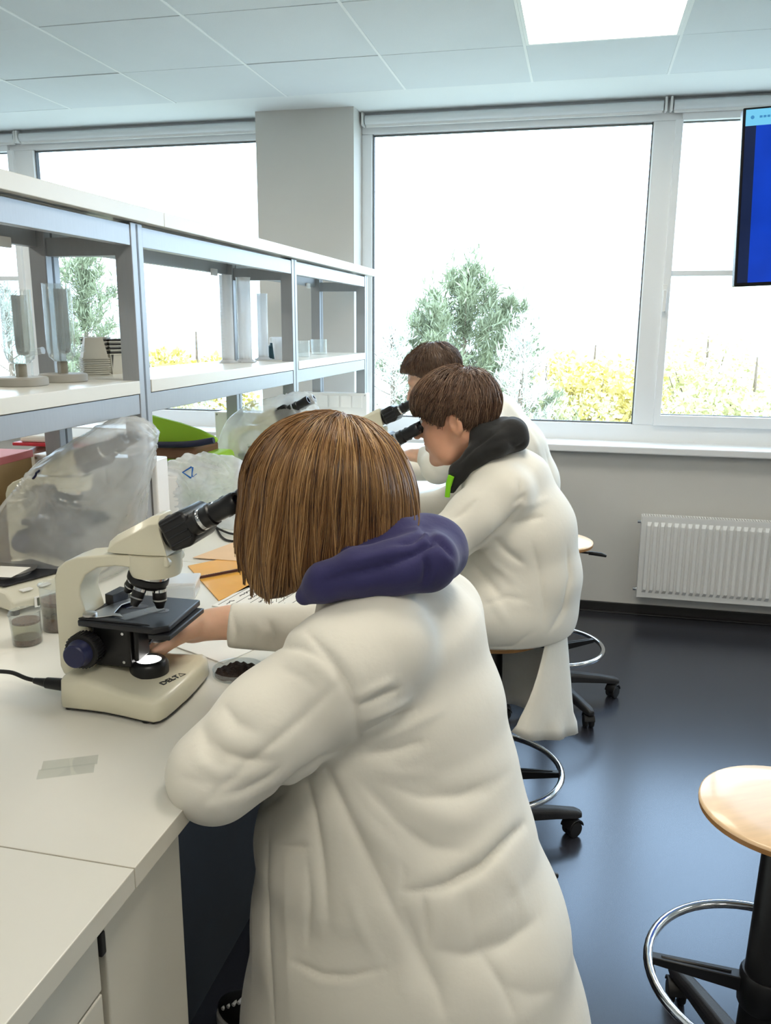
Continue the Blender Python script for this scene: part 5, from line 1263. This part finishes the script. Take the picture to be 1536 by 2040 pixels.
    def cutz(x): return np.interp(x, (-.52, -.50, -.475, -.445, -.41, -.36, -.30, -.25), (1.172, 1.150, 1.132, 1.120, 1.130, 1.155, 1.185, 1.205)).astype(np.float32)
    def hair(P):
        q = P-A_((HC.x, HC.y, zt)); z = q[:, 2]; low = np.clip(-z/.14, 0, 1.3); e = 1+.035*np.sin(np.clip(low, 0, 1)*PI)-.16*np.clip(low-.62, 0, 1)**1.5
        q = q.copy(); q[:, 2] = np.where(z < 0, np.minimum(z+.17, 0), z); q[:, 0] = (q[:, 0]+.006*low)/e; q[:, 1] /= e
        zz = np.clip(z/rz, 0, 1); rxx = np.where(q[:, 0] > 0, rx*(1-.14*zz), rx); a = np.abs(q)/np.stack([rxx, np.full(len(q), ry, np.float32), np.full(len(q), rz, np.float32)], 1); k = (a**2.12).sum(1)**(1/2.12); d = (k-1)*.118
        th = np.arctan2(q[:, 1], q[:, 0]); d = d+.0022*np.sin(th*23+2*np.sin(th*5)+z*9)*np.clip(.3+low*1.2, 0, 1)+.003*np.sin(th*7+1.3)*np.clip(low*1.3, 0, 1)
        return np.maximum(d, cutz(P[:, 0])-P[:, 2])
    Vg, Fg = mesher(hair, (HC.x-.18, HC.y-.17, 1.08), (HC.x+.18, HC.y+.17, 1.44), .0045); Vg = lap(Vg, Fg, 1, .3)
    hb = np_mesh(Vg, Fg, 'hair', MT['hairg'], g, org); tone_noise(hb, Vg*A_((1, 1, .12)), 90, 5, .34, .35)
    crown = at(690, 832, 1.24)
    top = lambda c: (c[:, 2] > 1.24).astype(np.float32)*(1+3*(c[:, 2] > 1.34))
    roots = sample_roots(Vg, Fg, top, 3400, 4)
    def stop(Q, r): return Q[:, 2] < cutz(Q[:, 0])+r.uniform(-.007, .008, len(Q))
    S = strands(lambda P: hair(np.column_stack([P[:, 0], P[:, 1], np.maximum(P[:, 2], cutz(P[:, 0])+.012)]).astype(np.float32)), roots, crown, .9, 22, .0135, .0022, stop, 9, .10)
    strand_mesh(S, .00085, 'hair_strands', MT['hairg'], hb, org, 10, lambda p: .9*(p[:, 2]-1.33)+.16*np.sin(np.arctan2(p[:, 1]-HC.y, p[:, 0]-HC.x)*19)+.12*np.sin(np.arctan2(p[:, 1]-HC.y, p[:, 0]-HC.x)*47+1))  # light from above put into the colour: higher roots get paler strands
    # a few loose strands at the back of the head
    ls = MB()
    for k, path in enumerate((((790, 880), (812, 930), (828, 985), (835, 1030), (828, 1062), (806, 1082)), ((785, 890), (808, 945), (822, 1000), (826, 1040), (816, 1070)), ((775, 870), (800, 905), (818, 940), (822, 960)), ((795, 890), (818, 945), (832, 1000), (832, 1045), (820, 1068)), ((770, 862), (790, 880), (812, 915)))):
        ls.tube(smoothpath([tuple(at(x, y, 1.16+.012*k)) for x, y in path], 6), .0011, 5)
    o = ls.build('loose_strands', MT['hairg'], hb, angle=180); o.data.transform(Matrix.Translation(-Vector(org))); o['kind'] = 'stuff'
    a_ = o.data.attributes.new('tone', 'FLOAT', 'POINT'); a_.data.foreach_set('value', [.75]*len(o.data.vertices))
    # sneaker toes under the bench
    for nm, toe, heel in (('left', (-.45, 1.13, 0), (-.24, 1.17, 0)), ('right', (-.70, 1.445, 0), (-.48, 1.425, 0))):
        t = Vector(toe); h_ = Vector(heel); u = (t-h_).normalized(); v = Vector((-u.y, u.x, 0))
        def shoe(P, grow=0.0):
            m = h_.lerp(t, .5); Rm = np.array(Matrix((u, v, Vector((0, 0, 1)))).transposed(), np.float32)
            d = sd_ell(P, m+Vector((0, 0, .045)), ((t-h_).length*.55, .046, .05), Rm); d = smin(d, sd_ell(P, h_.lerp(t, .25)+Vector((0, 0, .07)), (.06, .042, .06), Rm), .03); return np.maximum(d, .024-P[:, 2])
        Vs, Fs = mesher(shoe, (min(t.x, h_.x)-.08, min(t.y, h_.y)-.1, 0), (max(t.x, h_.x)+.08, max(t.y, h_.y)+.1, .16), .006); sh = np_mesh(Vs, Fs, 'shoe', MT['shoe'], g, org)
        n_ = 28; ring = [h_.lerp(t, .5)+u*math.cos(a)*(t-h_).length*.57+v*math.sin(a)*.049 for a in [2*PI*k/n_ for k in range(n_)]]
        so = MB().loft([[(p.x, p.y, .002) for p in ring], [(p.x, p.y, .030) for p in ring]]).build('sole', MT['shoew'], sh, bevel=.004); so.data.transform(Matrix.Translation(-Vector(org)))
        tc_ = MB()
        for k in range(4):
            c = h_.lerp(t, .70+.06*k)+Vector((0, 0, .088-.009*k)); tc_.tube([c-v*.028, c+v*.028+u*.012], .0042, 6)
        lc = tc_.build('lace', MT['shoew'], sh); lc.data.transform(Matrix.Translation(-Vector(org)))
    return g
build_girl()

# ------------------------------------------------------------------ seated boy with the black hood
def cap_hair(O, R, s, r0, fringe, back, seed):
    """short hair volume over a head; fringe(q) > 0 where hair is"""
    O = A_(O)
    def fn(P):
        q = ((P-O)@R)/s; d = sd_ell(q, (-.010, 0, .046), (.104+r0, .083+r0, .090+r0))
        d = smin(d, sd_ell(q, (.036, 0, .058), (.072+r0, .068+r0, .054+r0)), .03)
        return smax(d, fringe(q), .008)*s
    return fn
def build_boy():
    Yh = 2.235; e_ = at(903, 843, Yh-.078); O = Vector((e_.x, Yh, e_.z)); R = frame(-.05, .17); s = 1.0
    org = (-.2, 2.24, 0); g = empty('person', org, 0, 'person with dark brown hair, black hood and white lab coat sitting on a beech stool', 'person')
    f = Vector((-.96, .28, 0)).normalized(); lat = Vector((f.y, -f.x, 0))
    hd = head_fn(O, R, s, 1.12)
    LS = at(1002, 985, 2.12); EL = at(893, 1075, 2.04); LW = Vector((-.60, 2.09, .955)); RS = at(985, 935, 2.42); ER = Vector((-.36, 2.50, .97)); WR = Vector((-.60, 2.36, .96))
    lh = hand_fn(LW, (-1, .25, -.1), (0, 0, 1), -1, .5, .95); rh = hand_fn(WR, (-1, -.3, -.1), (0, 0, 1), 1, .5, .95)
    nb = at(975, 925, 2.25)
    def body(P):
        d = hd(P); d = smin(d, sd_cone(P, L2W(O, R, (-.03, 0, -.045)), nb, .056, .062), .03)
        d = smin(d, sd_loft(P, [(nb+Vector((.01, 0, -.06)), lat, f, .12, .06), ((-.13, 2.25, .95), lat, f, .12, .09), ((-.14, 2.25, .76), lat, f, .14, .11)]), .03)
        for a, b, c in ((LS, EL, LW), (RS, ER, WR)): d = smin(d, sd_chain(P, [a, b, c], [.045, .036, .026], .02), .02)
        d = smin(d, lh(P), .01); d = smin(d, rh(P), .01)
        for dy in (-.09, .09): d = smin(d, sd_chain(P, [(-.17, 2.245+dy, .775), (-.52, 2.22+dy, .72), (-.50, 2.22+dy, .33), (-.60, 2.22+dy, .29)], [.08, .06, .04, .032], .02), .03)
        return d
    V, Fq = mesher(body, (-.82, 1.92, .22), (.08, 2.68, 1.46), .0046); V = lap(V, Fq, 1, .35); np_mesh(V, Fq, 'body', MT['skin2'], g, org)
    tr = lambda P: np.minimum(sd_chain(P, [(-.15, 2.155, .78), (-.52, 2.13, .72), (-.50, 2.13, .36)], [.082, .066, .05], .02), sd_chain(P, [(-.15, 2.335, .78), (-.52, 2.31, .72), (-.50, 2.31, .36)], [.093, .072, .052], .02))
    Vt, Ft = mesher(tr, (-.64, 2.0, .28), (0.02, 2.48, .88), .008); np_mesh(Vt, Ft, 'trousers', MT['jeans'], g, org)
    for dy in (-.115, .065):
        sh = MB(); sh.loft([[(x_, y_*w, z_) for y_, z_ in ((-1, .262), (1, .262), (1, .262+h_*.6), (.5, .262+h_), (-.5, .262+h_), (-1, .262+h_*.6))] for x_, w, h_ in ((-.10, .03, .03), (-.06, .043, .05), (.02, .042, .075), (.09, .04, .09), (.13, .03, .08))])
        o = sh.build('shoe', MT['shoe'], g, subsurf=1); o.location = Vector((-.56, 2.25+dy, -.002))-Vector(org)
    def st(px, py, Y, a, b): return (at(px, py, Y), lat, f, a, b)
    T = [st(972, 930, 2.25, .10, .07), st(1010, 975, 2.25, .165, .115), st(1038, 1060, 2.25, .18, .145), st(1046, 1150, 2.25, .178, .148), st(1040, 1215, 2.25, .18, .148), st(1022, 1262, 2.25, .17, .15)]
    def coat(P):
        d = sd_loft(P, T)
        d = smin(d, sd_chain(P, [LS, LS.lerp(EL, .5), EL], [.078, .072, .062], .03), .03); d = smin(d, sd_chain(P, [EL, LW], [.060, .042], .02), .02)
        d = smin(d, sd_chain(P, [RS, ER, WR], [.075, .06, .042], .03), .03)
        # flaps over the thighs
        d = smin(d, sd_ell(P, (-.25, 2.15, .765), (.19, .125, .115)), .05)
        return np.maximum(d+.004*vnoise(P, 16, 61, 2), .693-P[:, 2])
    Vc, Fc = mesher(coat, (-.72, 1.90, .64), (.12, 2.66, 1.26), .0062); Vc = lap(Vc, Fc, 2, .5)
    Vc = creases(Vc, Fc, [([(1045, 1000), (1010, 1045), (965, 1085), (915, 1118)], -.018, .011), ([(1050, 985), (1030, 1000), (1025, 1010)], -.008, .010), ([(1035, 1010), (1065, 1005), (1095, 990)], .006, .010), ([(1020, 1045), (1055, 1035), (1085, 1030)], -.010, .009), ([(985, 1075), (1010, 1100), (1045, 1125)], -.013, .010), ([(960, 1095), (985, 1125), (1030, 1160)], .007, .012),
        ([(935, 1120), (965, 1150), (1000, 1190)], -.013, .011), ([(945, 1160), (985, 1200), (1015, 1245)], .007, .014), ([(965, 1205), (1010, 1190), (1050, 1195)], -.005, .008), ([(970, 1290), (1020, 1290), (1060, 1260)], -.005, .008), ([(985, 960), (970, 985), (935, 1010)], .006, .014), ([(955, 990), (925, 1020), (900, 1035)], -.011, .010), ([(1032, 950), (1036, 975), (1030, 1000)], -.005, .008), ([(1060, 1080), (1075, 1140), (1085, 1200), (1080, 1250)], -.008, .008), ([(1130, 1090), (1138, 1150), (1125, 1215), (1095, 1260)], -.012, .010)])
    np_mesh(Vc, Fc, 'lab_coat', MT['coat'], g, org)
    # coat tail hanging behind the seat
    vs = []; nphi, nz = 30, 12
    for j in range(nz+1):
        t = j/nz
        for i in range(nphi+1):
            u = i/nphi; p0_ = -36-42*t; pd = p0_+(155-p0_)*u; ph = math.radians(pd); r_ = .162+.04*t+.012*math.sin(ph*5+1)*t+(.01 if t > .9 else 0)*math.sin(ph*9)
            zb = .425+.05*max(0, (-45-pd)/35)**1.3-.065*max(0, min(1, (pd+45)/70)); z = .78*(1-t)+zb*t
            vs.append((-.172+r_*math.cos(ph), 2.245+r_*math.sin(ph)*.95, z))
    fs = [(j*(nphi+1)+i, j*(nphi+1)+i+1, (j+1)*(nphi+1)+i+1, (j+1)*(nphi+1)+i) for j in range(nz) for i in range(nphi)]
    o = MB().add(vs, fs).build('coat_tail', MT['coat'], g, angle=180); o.data.transform(Matrix.Translation(-Vector(org))); m = o.modifiers.new('thick', 'SOLIDIFY'); m.thickness = .002
    # hood
    hp = [(at(*p[:3]), p[3]) for p in ((900, 975, 2.17, .012), (914, 940, 2.16, .024), (948, 910, 2.155, .029), (990, 884, 2.16, .034), (1020, 868, 2.2, .040), (1020, 862, 2.3, .042), (975, 862, 2.37, .038), (925, 890, 2.36, .03))]
    hi = [(at(*p[:3]), p[3]) for p in ((960, 868, 2.20, .044), (1000, 862, 2.25, .046))]
    def hood(P):
        d = sd_chain(P, [p for p, _ in hp], [r for _, r in hp], .02); d = smin(d, sd_chain(P, [p for p, _ in hi], [r for _, r in hi], .02), .02); d = smin(d, sd_cone(P, at(1035, 880, 2.2), at(1030, 875, 2.3), .024, .026), .012); return d+.003*vnoise(P, 26, 71, 2)
    Vh, Fh = mesher(hood, (-.50, 2.03, 1.02), (.0, 2.52, 1.38), .005); Vh = lap(Vh, Fh, 1, .5)
    Vh = creases(Vh, Fh, [([(925, 920), (965, 895), (1010, 885)], .006, .010), ([(905, 930), (945, 890), (985, 862), (1010, 845)], -.008, .009), ([(960, 893), (1000, 875), (1030, 868)], -.006, .008), ([(1010, 880), (1030, 892), (1048, 880)], -.006, .006)])
    np_mesh(Vh, Fh, 'hood', MT['hoodblack'], g, org)
    o = MB().tube(smoothpath([tuple(at(x, y, 2.135)) for x, y in ((899, 948), (894, 965), (891, 990))], 5), [.0085]*6+[.007]*5, 8).build('lime_cord', MT['lime'], g); o.data.transform(Matrix.Translation(-Vector(org)))
    # hair: heavy fringe to the brow, short over the ear
    def fringe(q):
        ay = np.abs(q[:, 1]); lim = np.interp(q[:, 0], (-.12, -.06, -.025, -.012, .012, .03, .06, .09, .12), (-.05, -.06, -.050, .016, .018, -.022, .000, .016, .022)).astype(np.float32)
        lim = np.where(ay < .055, np.interp(q[:, 0], (-.12, -.06, 0, .06, .09, .14), (-.06, -.06, .02, .02, .026, .03)).astype(np.float32), lim); return lim-q[:, 2]
    hf = cap_hair(O, R, s, .006, fringe, None, 1)
    hfd = lambda P: hf(P)+.004*vnoise(P, 60, 33, 3)
    Vg, Fg = mesher(hfd, A_(O)-.17, A_(O)+.19, .005); Vg = lap(Vg, Fg, 1, .4); hb = np_mesh(Vg, Fg, 'hair', MT['hairb'], g, org); tone_noise(hb, Vg, 60, 6, .3, .25)
    crown = L2W(O, R, (-.05, .0, .145)); up_ = A_(R)[:, 2]
    nofr = cap_hair(O, R, s, .006, lambda q: -q[:, 2]-.2, None, 1)
    roots = sample_roots(Vg, Fg, lambda c: (((c-A_(O))@up_) > .045).astype(np.float32), 2200, 8)
    def stop(Q, r): q = (Q-A_(O))@R; return fringe(q) > -.004+r.uniform(-.014, .010, len(Q))
    fwd = A_(R)[:, 0]
    S = strands(nofr, roots, crown, .55, 14, .011, .006, stop, 12, .34, .18, lambda P: .35*fwd)
    strand_mesh(S, .00095, 'hair_strands', MT['hairb'], hb, org, 13, lambda p: 1.2*((p-A_(O))@up_-.11)+.1*np.sin(p[:, 0]*160+p[:, 1]*90))  # top highlight put into the colour: strands paler towards the crown
    # eyebrow and eye
    for sy in (1,):
        p = L2W(O, R, (.0915, .033*sy, .010), s); o = MB().lathe([(0, -.0105), (.006, -.009), (.0095, -.004), (.0105, 0), (.0095, .004), (.006, .009), (0, .0105)], 16).build('eye', MT['shoew'], g); o.location = p-A_(org)-A_(R)[:, 0]*.007
        o = MB().tube([tuple(L2W(O, R, q, s)) for q in ((.099, .020, .0315), (.0965, .034, .0335), (.088, .048, .028))], [.0022, .0028, .0015], 6).build('eyebrow', MT['hairb'], g); o.data.transform(Matrix.Translation(-Vector(org)))
        a_ = o.data.attributes.new('tone', 'FLOAT', 'POINT'); a_.data.foreach_set('value', [.2]*len(o.data.vertices))
    return g
build_boy()

# ------------------------------------------------------------------ third person at the far microscope
def build_third():
    O = at(868, 757, 3.03); R = frame(-.05, .42); s = 1.0
    org = (-.1, 3.1, 0); g = empty('person', org, 0, 'person with short brown hair and white lab coat bent over the farthest microscope', 'person')
    f = Vector((-.96, .28, 0)).normalized(); lat = Vector((f.y, -f.x, 0)); hd = head_fn(O, R, s, 1.0)
    LS = at(958, 850, 2.90); EL = at(872, 930, 2.88); LW = at(838, 908, 2.98); RS = at(950, 820, 3.2); ER = Vector((-.42, 3.3, .97)); WR = Vector((-.66, 3.12, .97)); nb = at(935, 800, 3.05)
    lh = hand_fn(LW, (-1, .15, .02), (0, 0, 1), -1, .45, .95); rh = hand_fn(WR, (-1, -.2, -.1), (0, 0, 1), 1, .5, .95)
    def body(P):
        d = hd(P); d = smin(d, sd_cone(P, L2W(O, R, (-.03, 0, -.045)), nb, .055, .06), .03)
        d = smin(d, sd_loft(P, [(nb+Vector((.02, 0, -.05)), lat, f, .12, .06), ((-.19, 3.06, 1.0), lat, f, .12, .09), ((-.14, 3.1, .80), lat, f, .13, .1)]), .03)
        for a, b, c in ((LS, EL, LW), (RS, ER, WR)): d = smin(d, sd_chain(P, [a, b, c], [.045, .036, .026], .02), .02)
        d = smin(d, lh(P), .01); d = smin(d, rh(P), .01)
        for dy in (-.09, .09): d = smin(d, sd_chain(P, [(-.19, 3.11+dy, .79), (-.42, 3.08+dy, .70), (-.38, 3.08+dy, .33), (-.47, 3.08+dy, .29)], [.085, .06, .04, .032], .02), .03)
        return d
    V, Fq = mesher(body, (-.90, 2.70, .22), (.12, 3.5, 1.50), .0055); V = lap(V, Fq, 1, .35); np_mesh(V, Fq, 'body', MT['skin1'], g, org)
    tr = lambda P: np.minimum(sd_chain(P, [(-.19, 3.03, .79), (-.42, 2.99, .70), (-.38, 2.99, .34)], [.085, .07, .05], .02), sd_chain(P, [(-.19, 3.19, .79), (-.42, 3.15, .70), (-.38, 3.15, .34)], [.085, .07, .05], .02))
    Vt, Ft = mesher(tr, (-.54, 2.86, .27), (.02, 3.36, .93), .009); np_mesh(Vt, Ft, 'trousers', MT['jeans'], g, org)
    def st(px, py, Y, a, b): return (at(px, py, Y), lat, f, a, b)
    T = [st(940, 800, 3.05, .11, .075), st(975, 840, 3.05, .17, .11), st(1015, 905, 3.06, .18, .135), st(1030, 965, 3.08, .18, .15), st(1028, 1030, 3.1, .19, .165), st(1025, 1085, 3.12, .20, .18)]
    def coat(P):
        d = sd_loft(P, T); d = smin(d, sd_chain(P, [LS, EL], [.075, .062], .03), .03); d = smin(d, sd_chain(P, [EL, LW+Vector((.02, 0, 0))], [.06, .042], .02), .02); d = smin(d, sd_chain(P, [RS, ER, WR], [.075, .06, .042], .03), .03)
        return np.maximum(d+.004*vnoise(P, 16, 91, 2), .70-P[:, 2])
    Vc, Fc = mesher(coat, (-.78, 2.70, .68), (.20, 3.5, 1.36), .008); Vc = lap(Vc, Fc, 2, .5)
    Vc = creases(Vc, Fc, [([(1000, 790), (1040, 840), (1080, 900)], .006, .016), ([(1085, 890), (1100, 940), (1108, 985)], -.007, .014), ([(1060, 870), (1085, 930), (1095, 975)], .006, .014), ([(850, 920), (870, 945), (895, 950)], -.005, .012)])
    np_mesh(Vc, Fc, 'lab_coat', MT['coat'], g, org)
    def fringe(q):
        lim = np.interp(q[:, 0], (-.12, -.06, -.02, .02, .05, .09, .12), (-.05, -.05, .0, .01, .04, .062, .07)).astype(np.float32); return lim-q[:, 2]
    hf = cap_hair(O, R, s, -.002, fringe, None, 2); hfd = lambda P: hf(P)+.002*vnoise(P, 80, 35, 2)
    Vg, Fg = mesher(hfd, A_(O)-.17, A_(O)+.19, .006); hb = np_mesh(Vg, Fg, 'hair', MT['hairc'], g, org); tone_noise(hb, Vg, 70, 7, .35, .25)
    up_ = A_(R)[:, 2]; roots = sample_roots(Vg, Fg, lambda c: (((c-A_(O))@up_) > .02).astype(np.float32), 1600, 18)
    nofr = cap_hair(O, R, s, -.002, lambda q: -q[:, 2]-.2, None, 1)
    def stop(Q, r): q = (Q-A_(O))@R; return fringe(q) > -.003+r.uniform(-.006, .006, len(Q))
    S = strands(nofr, roots, L2W(O, R, (-.05, 0, .145)), .3, 5, .009, .005, stop, 22, .2, .1)
    strand_mesh(S, .001, 'hair_strands', MT['hairc'], hb, org, 23)
    return g
build_third()
